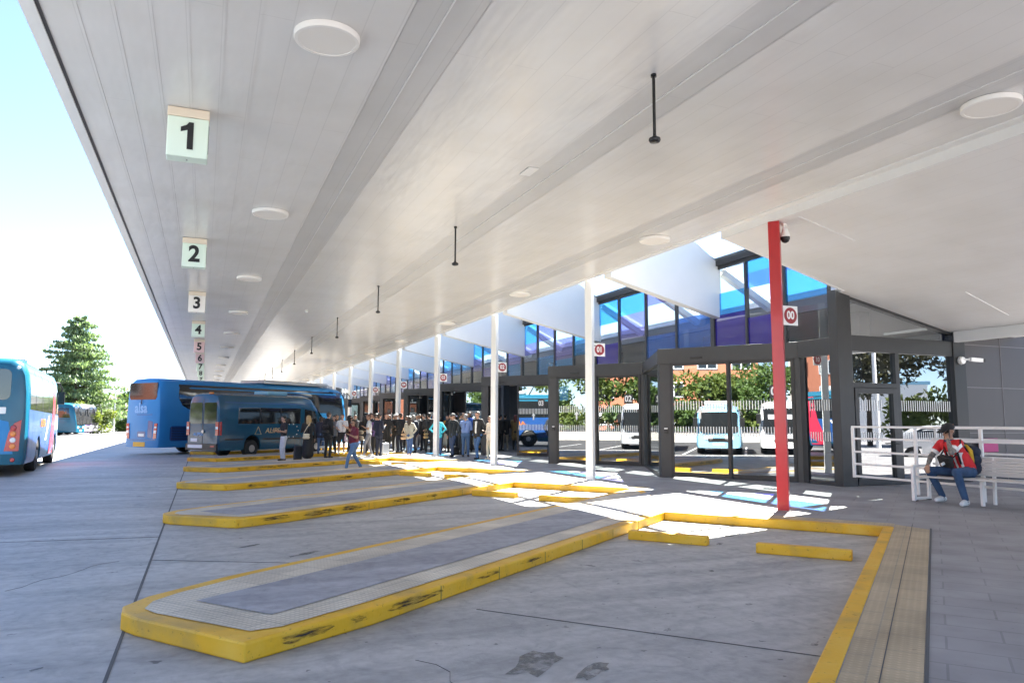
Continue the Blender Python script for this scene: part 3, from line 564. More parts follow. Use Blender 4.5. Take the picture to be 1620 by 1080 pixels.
# --- soffit over the end of the building, drop beam and grey wall
sf = empty('entrance_soffit', (12, 6, 4.5), 0, 'low sloping white soffit to the right of the red column', 'soffit')
def Ls(b): b.v = [(x - 12, y - 6, z - 4.5) for x, y, z in b.v]; return b
yA = 11.08
b = MB(); b.poly([(8.8, 0.0, soff(8.8)), (8.8, yA, soff(8.8)), (XF, Yw - .18, soff(XF)), (XF, 0.0, soff(XF))]); b.poly([(XF, 0.0, soff(XF)), (XF, Yw - .18, soff(XF)), (XF, Yw + .2, soff(XF)), (16.2, Yw + .2, soff(16.2)), (16.2, 0.0, soff(16.2))]); b.poly([(16.2, 0.0, 3.68), (16.2, 13, 3.68), (18.6, 13, 3.68), (18.6, 0.0, 3.68)])
Ls(b).build('soffit_panels', m_soff, sf, fix=False)
b = MB(); b.slab([(8.8, yA, 5.25), (8.8, 0.0, 5.25), (18.6, 0.0, 5.25), (18.6, 13, 5.25), (XF, Yw, 5.25)], .1); Ls(b).build('roof_deck', m_white, sf)
b = MB(); b.box(8.8, 8.86, 0.0, yA, 4.955, 5.3); Ls(b).build('soffit_edge', m_white, sf)
b = MB(); b.bar((8.84, yA - .03, 5.04), (XF, Yw - .2, 4.46), .05, .16); Ls(b).build('soffit_trim', m_white, sf)
b = MB(); b.box(16.2, 16.34, 0.0, 12.05, 3.44, 3.7); Ls(b).build('drop_beam', m_white, sf)

for q in (((8.95, 9.27, 4.94), (10.44, 9.5, 4.722)), ((13.93, 10.05, 4.145), (15.56, 10.31, 3.81))): b = MB(); b.bar(q[0], q[1], .02, .012); Ls(b).build('slot_strip', m_signw, sf)
wl = empty('clad_wall', (20, 12.2, .2), 0, 'dark grey panel-clad wall at the right end of the building', 'wall')
b = MB(); b.box(16.62, 30, 12.2, 12.5, .2, 3.7); b.v = [(x - 20, y - 12.2, z - .2) for x, y, z in b.v]; b.build('cladding', m_grey, wl)
b = MB()
for z in (1.32, 2.4, 3.42): b.box(16.62, 30, 12.19, 12.2, z, z + .012)
for x in (18.0, 20.4, 22.8): b.box(x, x + .01, 12.191, 12.2, .2, 3.7)
b.v = [(x - 20, y - 12.2, z - .2) for x, y, z in b.v]; b.build('panel_joint', m_seam, wl)
m_mag = mat('magenta_panel', (.36, .015, .13), .5)
b = MB(); b.box(-.34, .3, -.02, .02, -.17, .15); o = b.build('information_panel', m_mag, bevel=.01); o.location = (17.25, 12.1, 1.05); tag(o, 'plain magenta panel low on the grey wall behind the white railing', 'panel')
# bullet camera
t = empty('security_camera', (16.42, 12.09, 3.02), 0, 'white bullet camera on the dark column at the end of the glass wall', 'camera')
b = MB(); b.lathe([(.09, 0), (.1, -.03), (.08, -.09), (.03, -.1)], axis='y', n=18); b.build('base', m_signw, t, smooth=40)
b = MB(); b.tube([(0.02, -.09, .02), (.12, -.16, .02)], .025); b.obox((.27, -.2, .01), (.95, -.3, -.08), (.3, .95, 0), .15, .05, .045); b.build('body', m_signw, t, bevel=.006)
b = MB(); b.obox((.435, -.252, -.005), (.95, -.3, -.08), (.3, .95, 0), .03, .045, .04); b.build('lens', m_dark, t)
# ================================================================== RAILINGS AND BENCH
def railing(p0, p1, posts, lab, nm='railing'):
    p0 = Vector(p0); p1 = Vector(p1); t = empty(nm, p0, 0, lab, 'railing', 'white steel railings by the bench'); d = p1 - p0
    for z in (1.27, 1.03, .76, .51, .26):
        b = MB(); b.bar(Vector((0, 0, z)), d + Vector((0, 0, z)), .025 if z < 1.2 else .045, .042); b.build('rail', m_rail, t, bevel=.004)
    for s_ in posts:
        b = MB(); q = d.normalized() * s_; b.box(q.x - .02, q.x + .02, q.y - .03, q.y + .03, 0 if s_ > .1 else .23, 1.25); b.build('post', m_rail, t, bevel=.004)
railing((12.56, 11.75, .2), (12.56, 3.0, .2), (0.02, 1.5, 2.8, 4.4, 6.2), 'white five-bar railing running behind the slatted bench')
railing((14.2, 11.2, .2), (14.6, 3.0, .2), (.1, 2.6, 5.2), 'second white railing further back, along the grey wall')
bn = empty('bench', (12.2, 8.0, .2), 0, 'long pale metal bench with a slatted backrest, man seated on it', 'bench')
m_bench = mat('bench_metal', (.55, .53, .50), .42, noise=.08, scale=4)
bd_ = Vector((.15, -1, 0)).normalized(); bx = Vector((1, .15, 0)).normalized()
def Bn(s_, x, z): return bd_ * s_ + bx * x + Vector((0, 0, z))
for i in range(5):
    b = MB(); b.bar(Bn(-1.5, -.36 + i * .095, .43), Bn(3.4, -.36 + i * .095, .43), .085, .03); b.build('seat_slat', m_bench, bn, bevel=.006)
for i in range(7):
    b = MB(); b.bar(Bn(-1.0, .13 + i * .009, .49 + i * .044), Bn(3.4, .13 + i * .009, .49 + i * .044), .018, .041); b.build('back_slat', m_bench, bn, bevel=.004)
for s_ in (-.55, 1.6, 3.0):
    b = MB(); b.bar(Bn(s_, -.22, 0), Bn(s_, -.22, .415), .05, .05, up=(0, 1, 0)); b.build('leg', m_rail, bn, bevel=.004)
    b = MB(); b.bar(Bn(s_, .16, 0), Bn(s_, .2, .78), .05, .04, up=(0, 1, 0)); b.build('leg', m_rail, bn, bevel=.004)
b = MB(); s_ = -1.62; b.bar(Bn(s_, -.36, 0), Bn(s_, -.36, .6), .06, .06, up=(0, 1, 0)); b.bar(Bn(s_, .1, 0), Bn(s_, .1, .6), .05, .05, up=(0, 1, 0)); b.bar(Bn(s_, -.36, .60), Bn(s_, .15, .60), .06, .04); b.bar(Bn(s_, -.36, .035), Bn(s_, .12, .035), .05, .04); b.bar(Bn(s_, -.32, .4), Bn(s_, .1, .4), .05, .06); b.build('end_frame', m_rail, bn, bevel=.006)
b = MB(); 
for x in (-.33, .08): b.lathe([(.045, -.0), (.045, .014)], c=Bn(s_, x, 0), n=12)
b.build('foot_pad', m_dark, bn)
# ================================================================== VEHICLES
m_vglass = mat('vehicle_glass', (.012, .014, .016), .06, spec=.9)
m_tyre = mat('tyre_rubber', (.018, .018, .018), .8)
m_rim = mat('wheel_rim', (.42, .42, .43), .35, metal=.8)
m_under = mat('underbody', (.01, .01, .01), .9)
m_tail = mat('tail_light', (.42, .012, .015), .2, coat=.5)
m_amber = mat('amber_lens', (.75, .22, .02), .25, coat=.5)
m_head = mat('headlight', (.75, .78, .8), .1, coat=.22)
m_plate = mat('plate_white', (.8, .8, .78), .5)
m_plateY = mat('plate_amber', (.78, .42, .03), .5)
m_sky = mat('coach_blue', (.03, .23, .52), .42, spec=.3, noise=.06, scale=1.5, coat=.04)
m_teal = mat('coach_teal', (.008, .11, .18), .25, noise=.06, scale=1.5, coat=.22)
m_roy = mat('coach_royal_blue', (.02, .075, .25), .25, noise=.06, scale=1.5, coat=.22)
m_van = mat('van_blue', (.006, .065, .125), .24, noise=.06, scale=1.5, coat=.22)
m_vwhite = mat('vehicle_white', (.78, .79, .8), .3, coat=.5)
m_silver = mat('vehicle_silver', (.45, .47, .5), .3, metal=.4, coat=.5)
m_pale = mat('coach_pale_blue', (.22, .45, .62), .3, coat=.5)
m_lilac = mat('coach_lilac', (.32, .22, .5), .3, coat=.4)
m_bgrey = mat('coach_grey', (.15, .15, .16), .35, coat=.4)
m_pinkp = mat('livery_pink', (.50, .03, .07), .3, coat=.5)
m_orng = mat('livery_orange', (.6, .17, .015), .35)
m_ghost = mat('livery_pale', (.20, .42, .72), .4)
m_gold = mat('livery_gold', (.5, .38, .2), .4)

FR = [(-.04, 0), (0, .06), (0, .34), (-.012, .52), (-.035, .70), (-.09, .86), (-.20, .95), (-.42, .99)]
class Vehicle:
    def __init__(s, name, L, W, stations, paint, label, cat, loc, head, wheels, zb=.33, group=None, rake=0, rake0=0, arch=.56, roofm=None):
        s.L, s.W, s.st, s.zb, s.rake, s.rake0 = L, W, stations, zb, rake, rake0
        s.t = empty(name, loc, math.atan2(head[1], head[0]), label, cat, group); s.wheels = wheels; s.arch = arch
        xs = set(x for x, _, _ in stations)
        for wx in wheels:
            for i in range(-8, 9): xs.add(wx + arch * math.sin(i / 8 * math.pi / 2))
            xs.add(wx - arch - .002); xs.add(wx + arch + .002)
        for i in range(1, 24): xs.add(L * i / 24)
        xs = sorted(x for x in xs if 0 <= x <= L); b = MB(); n = len(FR); rows = []
        for x in xs:
            hw, zt = s.prof(x); z0 = zb
            for wx in wheels:
                if abs(x - wx) <= arch: z0 = max(z0, .5 * .0 + .48 + math.sqrt(max(arch ** 2 - (x - wx) ** 2, 0)))
            row = []
            for dx, f in FR: row.append((hw + dx, f, z0))
            half = [(s.shear(x, max(z0 if f == 0 else (z0 + .03 if f == .06 else 0), zb + f * (zt - zb))), hw + dx, max(z0 if f == 0 else (z0 + .03 if f == .06 else 0), zb + f * (zt - zb))) for dx, f in FR]
            full = half + [(s.shear(x, zt), 0, zt)] + [(p[0], -p[1], p[2]) for p in half[::-1]]; rows.append(full); b.v += full
        m = len(rows[0]); 
        for i in range(len(rows) - 1):
            for j in range(m - 1):
                top = roofm is not None and 6 <= j <= m - 8
                b.f.append((i * m + j, (i + 1) * m + j, (i + 1) * m + j + 1, i * m + j + 1)); b.m.append(2 if top else 0)
            b.f.append((i * m, i * m + m - 1, (i + 1) * m + m - 1, (i + 1) * m)); b.m.append(1)
        b.f.append(tuple(range(m))); b.m.append(0); b.f.append(tuple((len(rows) - 1) * m + j for j in range(m - 1, -1, -1))); b.m.append(0)
        s.body = b.build('body', [paint, m_under, roofm or paint], s.t, smooth=32)
        for wx in wheels:
            for sg in (1, -1):
                s.wheel(wx, sg)
    def shear(s, x, z): 
        k = max(0, (x - (s.L - 1.6)) / 1.6); return x - k * s.rake * max(0, z - s.rake0)
    def prof(s, x):
        st = s.st
        for i in range(len(st) - 1):
            if st[i][0] <= x <= st[i + 1][0]:
                t = (x - st[i][0]) / max(1e-6, st[i + 1][0] - st[i][0]); return st[i][1] + t * (st[i + 1][1] - st[i][1]), st[i][2] + t * (st[i + 1][2] - st[i][2])
        return st[-1][1], st[-1][2]
    def sy(s, x, z):
        hw, zt = s.prof(x); f = (z - s.zb) / (zt - s.zb)
        for i in range(len(FR) - 1):
            if FR[i][1] <= f <= FR[i + 1][1]:
                t = (f - FR[i][1]) / (FR[i + 1][1] - FR[i][1]); return hw + FR[i][0] + t * (FR[i + 1][0] - FR[i][0])
        return hw + FR[-1][0]
    def wheel(s, wx, sg):
        r = min(.49, s.arch - .07); y = sg * (s.W / 2 - .03); w_ = .28
        b = MB(); b.lathe([(r - .18, 0), (r - .03, 0), (r, -.04), (r, -w_ + .04), (r - .03, -w_), (.1, -w_)], c=(wx, y, r), axis='y', n=28)
        if sg < 0: b.v = [(x, -(-y_ * 1) if False else 2 * y - y_, z) for x, y_, z in b.v]
        o = b.build('wheel', m_tyre, s.t, smooth=40)
        b = MB(); b.lathe([(r - .17, -.005), (r - .2, -.03), (.16, -.06), (.15, .02), (.07, .03), (.001, .03)], c=(wx, y, r), axis='y', n=24, cap=False)
        if sg < 0: b.v = [(x, 2 * y - y_, z) for x, y_, z in b.v]
        b.build('rim', m_rim, o, smooth=35)
    def side(s, name, poly, mt, sg, off=.006, parent=None, n=26):
        """patch on the side given as a polygon in (x, z), laid over the curved flank"""
        P = [(p[0], p[1]) for p in poly]; x0 = min(p[0] for p in P); x1 = max(p[0] for p in P); b = MB(); cols = []
        xs = sorted(set([x0 + (x1 - x0) * i / n for i in range(n + 1)] + [p[0] for p in P]))
        for x in xs:
            zs = []
            for i in range(len(P)):
                a, c = P[i], P[(i + 1) % len(P)]
                if abs(a[0] - c[0]) < 1e-9:
                    if abs(a[0] - x) < 1e-9: zs += [a[1], c[1]]
                elif min(a[0], c[0]) - 1e-9 <= x <= max(a[0], c[0]) + 1e-9: zs.append(a[1] + (c[1] - a[1]) * (x - a[0]) / (c[0] - a[0]))
            cols.append((x, min(zs), max(zs)))
        R = 6
        for x, z0, z1 in cols:
            for j in range(R + 1):
                z = z0 + (z1 - z0) * j / R; b.v.append((s.shear(x, z), sg * (s.sy(x, z) + off), z))
        for i in range(len(cols) - 1):
            for j in range(R):
                k = i * (R + 1) + j; f = (k, k + R + 1, k + R + 2, k + 1); b.f.append(f if sg < 0 else f[::-1]); b.m.append(0)
        return b.build(name, mt, parent or s.t, smooth=True, fix=False)
    def end(s, name, poly, mt, front=False, off=.008, parent=None, th=.012):
        """plate on the rear (or front) given in (y, z)"""
        b = MB(); k = len(poly)
        ext = s.prof(s.L)[1]
        def X(z, o): return (s.shear(s.L, z) + o) if front else -o
        vs = [(X(z, off), y, z) for y, z in poly] + [(X(z, off - th), y, z) for y, z in poly]
        b.add(vs, [tuple(range(k)), tuple(range(2 * k - 1, k - 1, -1))] + [(i, k + i, k + (i + 1) % k, (i + 1) % k) for i in range(k)])
        return b.build(name, mt, parent or s.t)
def coach_stations(L, W, H):
    h = W / 2
    return [(0, h - .16, H - .22), (.05, h - .06, H - .1), (.16, h - .01, H - .02), (.4, h, H), (L - 1.1, h, H), (L - .5, h - .03, H - .06), (L - .18, h - .07, H - .13), (L - .04, h - .13, H - .22), (L, h - .2, H - .30)]
def rrect(y0, y1, z0, z1, r=.06, n=3):
    pts = []
    for cx, cz, a0 in ((y1 - r, z1 - r, 0), (y0 + r, z1 - r, 90), (y0 + r, z0 + r, 180), (y1 - r, z0 + r, 270)):
        for i in range(n + 1):
            t = math.radians(a0 + 90 * i / n); pts.append((cx + r * math.cos(t), cz + r * math.sin(t)))
    return pts
def coach_front(v, H, W, mt_mask=None, plate=True):
    h = W / 2
    v.end('windscreen', rrect(-h + .23, h - .23, 1.06, H - .36, .12), m_vglass, True, off=.012)
    b = MB()
    for y in (-.5, .35): b.bar((v.shear(v.L, 1.1) + .03, y, 1.1), (v.shear(v.L, 1.75) + .03, y + .45, 1.75), .02, .02)
    b.build('wipers', m_dark, v.t)
    if mt_mask: v.end('grille', rrect(-.5, .5, .62, .8, .04), m_dark, True)
    for sg in (1, -1): v.end('headlight', rrect(sg * (h - .62) - .19, sg * (h - .62) + .19, .72, .92, .06), m_head, True)
    v.end('number_plate', rrect(-.27, .27, .46, .57, .02), m_plate, True, off=.014)
    for sg in (1, -1):
        b = MB(); y = sg * (h - .3); xf = v.L - .3
        b.tube([(xf - .1, y, H - .3), (xf + .3, y + sg * .2, H - .3), (xf + .45, y + sg * .28, H - .5), (xf + .45, y + sg * .28, H - .62)], .03); b.obox((xf + .45, y + sg * .28, H - .88), (1, 0, 0), (0, 1, 0), .05, .11, .24); b.build('mirror', m_dark, v.t, bevel=.02)
# ---- big sky blue coach parked nose-in
H = 3.5; W = 2.5; L = 12.4
v = Vehicle('coach', L, W, coach_stations(L, W, H), m_sky, 'long sky blue coach with grey band, parked nose-in behind the blue minibus', 'coach', (-1.82 - .617 * 1.25, 37.07 + .787 * 1.25, 0), U2, (3.1, 9.6), rake=.12, rake0=1.3)
v.side('side_glass', [(1.0, 3.22), (.95, 2.6), (1.15, 2.25), (1.65, 2.0), (11.9, 2.0), (12.1, 2.3), (12.0, 3.22)], m_vglass, -1); v.side('side_glass', [(1.0, 3.22), (1.0, 2.1), (12.0, 2.1), (12.0, 3.22)], m_vglass, 1)
v.side('grey_band', [(2.9 - .55, 1.96), (2.35, .40), (3.85, .4), (3.85, 1.96)][::1] if False else [(2.2, .37), (2.55, .37), (2.55, 1.98), (2.2, 1.98)], m_bgrey, -1, off=.005)
gl = v.side('side_grille', rrect(.55, 1.95, .62, 1.30, .12), m_roy, -1)
b = MB()
for i in range(8): z = .68 + i * .075; b.v += [(x, -(v.sy(1.2, z) + .014), zz) for x, zz in ((.62, z), (1.88, z), (1.88, z + .03), (.62, z + .03))]; n0 = len(b.v) - 4; b.f.append((n0, n0 + 1, n0 + 2, n0 + 3)); b.m.append(0)
b.build('louvre', m_under, gl, fix=False)
v.end('rear_window', [(-1.0, 2.62), (-.9, 2.5), (.9, 2.5), (1.0, 2.62), (1.02, 3.26), (-1.02, 3.26)], m_vglass, th=.01)
v.end('panel_groove', [(-.72, 1.80), (.4, 1.80), (.4, 1.825), (-.72, 1.825)], m_roy)
v.end('vent', [(-.76, .72), (-.45, .80), (-.45, 1.55), (-.8, 1.5)], m_roy)
for sg in (1, -1): 
    tl = v.end('tail_light', [(sg * .86, .72), (sg * 1.08, .74), (sg * 1.12, 1.42), (sg * .92, 1.42)][::1 if sg > 0 else -1], m_tail, th=.03, off=.02)
    v.end('lens', [(sg * .91, .98), (sg * 1.07, .98), (sg * 1.08, 1.1), (sg * .92, 1.1)][::1 if sg > 0 else -1], m_head, off=.026, parent=tl); v.end('lens', [(sg * .93, 1.2), (sg * 1.08, 1.2), (sg * 1.09, 1.28), (sg * .94, 1.28)][::1 if sg > 0 else -1], m_head, off=.026, parent=tl)
v.end('bumper_line', [(-1.05, .66), (1.05, .66), (1.05, .685), (-1.05, .685)], m_roy)
v.end('number_plate', rrect(-.2, .2, .83, .95, .02), m_plate, off=.016); v.end('plate_surround', rrect(-.3, .3, .78, 1.05, .08), m_roy, off=.01)
v.end('amber_plate', rrect(-.30, .55, .36, .57, .02), m_plateY, off=.014)
text('lettering', 'alsa', .62, m_ghost, v.t, (-.012, .1, 2.1), (0, -1, 0), (0, 0, 1), bold=.03)
b = MB(); b.tube([(-.03, .05, 2.49), (-.06, .05, 2.38), (-.03, .05, 2.3)], .02); b.build('wiper', m_dark, v.t)
b = MB()
hw = .95; b.slab([(6.2, -hw, H - .0), (11.0, -hw, H), (11.0, hw, H), (6.2, hw, H)], -.0 if False else .2); b.build('roof_unit', m_silver, v.t, bevel=.08)
v.end('front_mask', rrect(-1.03, 1.03, .98, 3.18, .2), m_dark, True, off=.006)
v.side('front_side_mask', [(10.9, 1.35), (12.05, 1.0), (12.15, 3.2), (10.9, 3.25)], m_vglass, -1, off=.010)  # dark band on the flank, continues the black front mask
coach_front(v, H, W, True)
# ---- dark blue minibus
L, W, H = 7.0, 2.02, 2.72; h = W / 2
st = [(0, h - .10, H - .14), (.05, h - .03, H - .06), (.3, h, H), (4.9, h, H + .02), (5.35, h - .01, H - .06), (5.75, h - .06, H - .42), (6.15, h - .06, 1.62), (6.45, h - .06, 1.30), (6.85, h - .1, 1.12), (7.0, h - .22, .98)]
v = Vehicle('minibus', L, W, st, m_van, 'dark blue passenger minibus parked in a bay, seen from its rear corner', 'minibus', (.61 - .617 * 1.0, 32.95 + .787 * 1.0, 0), U2, (1.75, 5.6), zb=.32, arch=.44)
v.side('side_glass', [(.95, 1.42), (4.5, 1.42), (4.55, 2.12), (1.0, 2.12)], m_vglass, -1); v.side('side_glass', [(4.75, 1.42), (5.75, 1.42), (5.5, 2.0), (4.8, 2.1)], m_vglass, -1); v.side('side_glass', [(.95, 1.42), (4.9, 1.42), (4.9, 2.12), (1.0, 2.12)], m_vglass, 1)
for x in (2.1, 3.3): v.side('window_pillar', [(x, 1.43), (x + .07, 1.43), (x + .07, 2.11), (x, 2.11)], m_dark, -1, off=.012, n=1)
v.side('rub_strip', [(.3, .74), (1.25, .74), (1.25, .80), (.3, .80)], m_dark, -1, off=.012); v.side('rub_strip', [(2.3, .74), (5.0, .74), (5.0, .80), (2.3, .80)], m_dark, -1, off=.012)
v.side('roof_line', [(.3, 2.30), (5.0, 2.30), (5.0, 2.325), (.3, 2.325)], m_roy, -1, off=.005)
v.end('rear_window', rrect(.06, .82, 1.42, 2.3, .06), m_vglass); v.end('rear_window', rrect(-.82, -.06, 1.42, 2.3, .06), m_vglass)
v.end('door_seam', [(-.012, .5), (.012, .5), (.012, 2.45), (-.012, 2.45)], m_dark)
for sg in (1, -1):
    tl = v.end('tail_light', [(sg * .82, .95), (sg * .985, .95), (sg * .985, 1.5), (sg * .82, 1.5)][::1 if sg > 0 else -1], m_tail, off=.03, th=.05); v.end('lens', [(sg * .83, 1.2), (sg * .975, 1.2), (sg * .975, 1.3), (sg * .83, 1.3)][::1 if sg > 0 else -1], m_head, off=.036, parent=tl)
    v.side('tail_side', [(.02, .95), (.14, .95), (.14, 1.5), (.02, 1.5)], m_tail, sg, off=.012, n=2)
v.end('bumper', [(-.95, .34), (.95, .34), (.95, .6), (-.95, .6)], m_dark, off=.07, th=.08); v.end('safety_plate', rrect(-.1, .8, .42, .56, .02), m_plate, off=.08); v.end('number_plate', rrect(.3, .72, .68, .82, .02), m_plate, off=.014)
v.end('reflector', rrect(-.85, -.6, .47, .53, .02), m_tail, off=.08)
b = MB(); b.tube([(-.03, -.05, 1.1), (-.05, -.05, 1.1)], .07, n=14); b.build('door_badge', m_rim, v.t)
text('lettering', 'ALIPSA', .2, m_ghost, v.t, (-.013, .28, .98), (0, -1, 0), (0, 0, 1), bold=.01, slant=.2)
text('lettering', 'ALIPSA', .30, m_gold, v.t, (2.95, -(v.sy(2.9, 1.12) + .012), 1.12), (1, 0, 0), (0, 0, 1), bold=.012, slant=.2, xs=1.15)
b = MB(); y = -(v.sy(2, 1.12) + .012)
for (ax, az, cx, cz) in ((1.86, .97, 2.03, 1.30), (2.2, .97, 2.03, 1.3), (1.86, .97, 2.2, .97)): b.bar((ax, y, az), (cx, y, cz), .012, .03, up=(0, 1, 0))
b.build('triangle_emblem', m_gold, v.t)
b = MB()
for i in range(10):
    a = i / 10 * 6.283; cx, cz = 3.95 + .42 * math.cos(a), 1.12 + .3 * math.sin(a); yy = -(v.sy(3.9, cz) + .012)
    b.poly([(cx + (.035 if j % 2 == 0 else .015) * math.cos(j * .6283 + 1.57), yy, cz + (.035 if j % 2 == 0 else .015) * math.sin(j * .6283 + 1.57)) for j in range(10)])
b.build('star_ring', m_decal, v.t, fix=False)
b = MB(); b.slab([(3.0, -.45, H), (4.2, -.45, H), (4.2, .45, H), (3.0, .45, H)], .16); b.build('roof_unit', m_pale, v.t, bevel=.05)
b = MB(); b.poly([(5.42, -.8, 2.45), (6.2, -.82, 1.62), (6.2, .82, 1.62), (5.42, .8, 2.45)]); b.v = [(x + .03, y, z + .02) for x, y, z in b.v]; b.build('windscreen', m_vglass, v.t, fix=False)
for sg in (1, -1):
    b = MB(); b.obox((5.75, sg * 1.18, 1.55), (1, 0, 0), (0, 1, 0), .06, .12, .17); b.tube([(5.7, sg * .98, 1.45), (5.75, sg * 1.1, 1.45)], .03); b.build('mirror', m_dark, v.t, bevel=.02)
    b = MB(); b.obox((6.92, sg * .68, .92), (1, 0, 0), (0, 1, 0), .1, .2, .12); b.build('headlight', m_head, v.t, bevel=.03)
b = MB(); b.obox((.12, -.3, H - .02), (1, 0, 0), (0, 1, 0), .05, .1, .03); b.build('roof_lamp', m_amber, v.t, bevel=.01)
# ---- teal coach at the left edge, driving away
L, W, H = 9.3, 2.5, 3.28; hd = Vector((-.07, 1, 0)).normalized(); rr = Vector((hd.y, -hd.x, 0))
loc = Vector((-4.50, 24.3, 0)) - rr * 1.25
v = Vehicle('coach', L, W, coach_stations(L, W, H), m_teal, 'teal coach with pink and orange flank at the left edge of the photo', 'coach', loc, hd, (2.75, 7.6), rake=.12, rake0=1.2)
v.side('side_glass', [(.45, 1.85), (9.0, 1.75), (8.9, 2.98), (.45, 3.02)], m_vglass, -1)
v.side('flank', [(.24, .36), (2.14, .36), (2.14, .5), (2.3, .82), (2.5, 1.03), (2.75, 1.10), (3.0, 1.03), (3.2, .82), (3.36, .5), (3.36, .36), (6.99, .36), (6.99, .5), (7.15, .82), (7.35, 1.03), (7.6, 1.10), (7.85, 1.03), (8.05, .82), (8.21, .5), (8.21, .36), (8.9, .36), (9.0, 1.74), (.24, 1.84)], m_roy, -1, off=.004, n=60)
v.side('livery', [(5.6, .4), (6.9, .4), (7.2, 1.75), (7.4, 2.96), (6.8, 2.96), (6.4, 1.75)], m_pinkp, -1, off=.011)
v.side('livery', [(4.3, .9), (4.7, .9), (5.5, 1.7), (5.1, 1.7)], m_vwhite, -1, off=.010); v.side('livery', [(7.3, 1.2), (8.6, 1.2), (8.6, 1.7), (7.3, 1.7)], m_ghost, -1, off=.010)
for x in (1.75, 3.4, 5.2, 6.9): v.side('window_pillar', [(x, 1.84), (x + .06, 1.84), (x + .06, 3.0), (x, 3.0)], m_dark, -1, off=.012, n=1)
for x in (2.1, 3.4, 4.6, 5.6): v.side('panel_seam', [(x, .36), (x + .02, .36), (x + .02, 1.8), (x, 1.8)] if x not in (2.1,) else [(1.2, .36), (1.22, .36), (1.22, 1.8), (1.2, 1.8)], m_dark, -1, off=.012, n=1)
text('lettering', 'ALIPSA', .34, m_orng, v.t, (3.6, -(v.sy(3, 1.4) + .016), 1.45), (1, 0, 0), (0, 0, 1), bold=.02, slant=.15, xs=1.3)
v.end('rear_window', rrect(-.8, .95, 2.1, 2.95, .15), m_vglass)
v.end('rear_panel', [(-.95, .62), (1.1, .62), (1.1, 1.2), (-.35, 1.62), (-.8, 1.5)], m_sky, off=.006)
tl = v.end('tail_light', [(-.74, .70), (-1.08, .70), (-1.1, 1.55), (-.94, 1.46), (-.82, 1.2)], m_tail, off=.03, th=.05)
for z, mm in ((.83, m_amber), (1.0, m_head), (1.17, m_amber), (1.33, m_tail)):
    b = MB(); b.lathe([(.075, 0), (.06, .03), (.001, .035)], c=(-.03, -.93, z), axis='x', n=14); b.v = [(-.06 - x, y, z_) for x, y, z_ in b.v]; b.build('lens', mm, tl)
tl = v.end('tail_light', [(.74, .70), (1.08, .70), (1.1, 1.55), (.94, 1.46), (.82, 1.2)][::-1], m_tail, off=.03, th=.05)
b = MB(); b.lathe([(.06, 0), (.05, .02), (.001, .025)], c=(0, -.95, .46), axis='x', n=14); b.v = [(-x - .01, y, z) for x, y, z in b.v]; b.build('reflector', m_tail, v.t)
b = MB(); b.lathe([(.05, 0), (.04, .03), (.001, .035)], c=(0, -.95, 3.0), axis='x', n=14); b.v = [(-x - .01, y, z) for x, y, z in b.v]; b.build('marker_lamp', m_head, v.t)
for i in range(3): v.end('sticker', rrect(-.72 + i * .28, -.5 + i * .28, 1.72, 1.9, .02), m_plate, off=.012)
coach_front(v, H, W, True)
b = MB(); b.slab([(3, -.8, H), (6, -.8, H), (6, .8, H), (3, .8, H)], .2); b.build('roof_unit', m_vwhite, v.t, bevel=.08)
# ---- three coaches parked in the sun further back on the left
def simple_coach(nm, loc, hd, L, H, paint, label, glassband=True, roofm=None, grp=None, W=2.5, front=True, cat='coach'):
    v = Vehicle(nm, L, W, coach_stations(L, W, H), paint, label, cat, loc, Vector(hd).normalized(), (L * .25, L * .78), rake=.2, rake0=1.2, roofm=roofm, group=grp)
    for sg in (1, -1):
        v.side('side_glass', [(.5, H * .54), (L - .5, H * .54), (L - .6, H - .35), (.5, H - .35)], m_vglass, sg)
        v.side('skirt_line', [(.4, H * .5), (L - .5, H * .5), (L - .5, H * .51), (.4, H * .51)], m_dark, sg)
        for q in (.28, .5, .72): v.side('window_pillar', [(L * q, H * .54), (L * q + .07, H * .54), (L * q + .07, H - .36), (L * q, H - .36)], m_dark, sg, off=.012, n=1)
    coach_front(v, H, W, True); return v
gp = 'coaches parked in the sun beyond the left coach'
def farpt(x, y): return (x, y, 0)
v = simple_coach('coach', farpt(-22.3, 90, ), (.975, -.22), 11, 3.3, m_teal, 'teal coach parked in the sun, nearest of the three behind the left coach', grp=gp)
v = simple_coach('coach', farpt(-22.3, 95.2), (.975, -.22), 11, 3.2, m_lilac, 'coach with a lilac front, middle of the three parked in the sun', grp=gp, roofm=m_vwhite)
v = simple_coach('coach', farpt(-22.2, 100.2), (.975, -.22), 11, 3.4, m_bgrey, 'dark grey coach, farthest of the three parked in the sun', grp=gp)
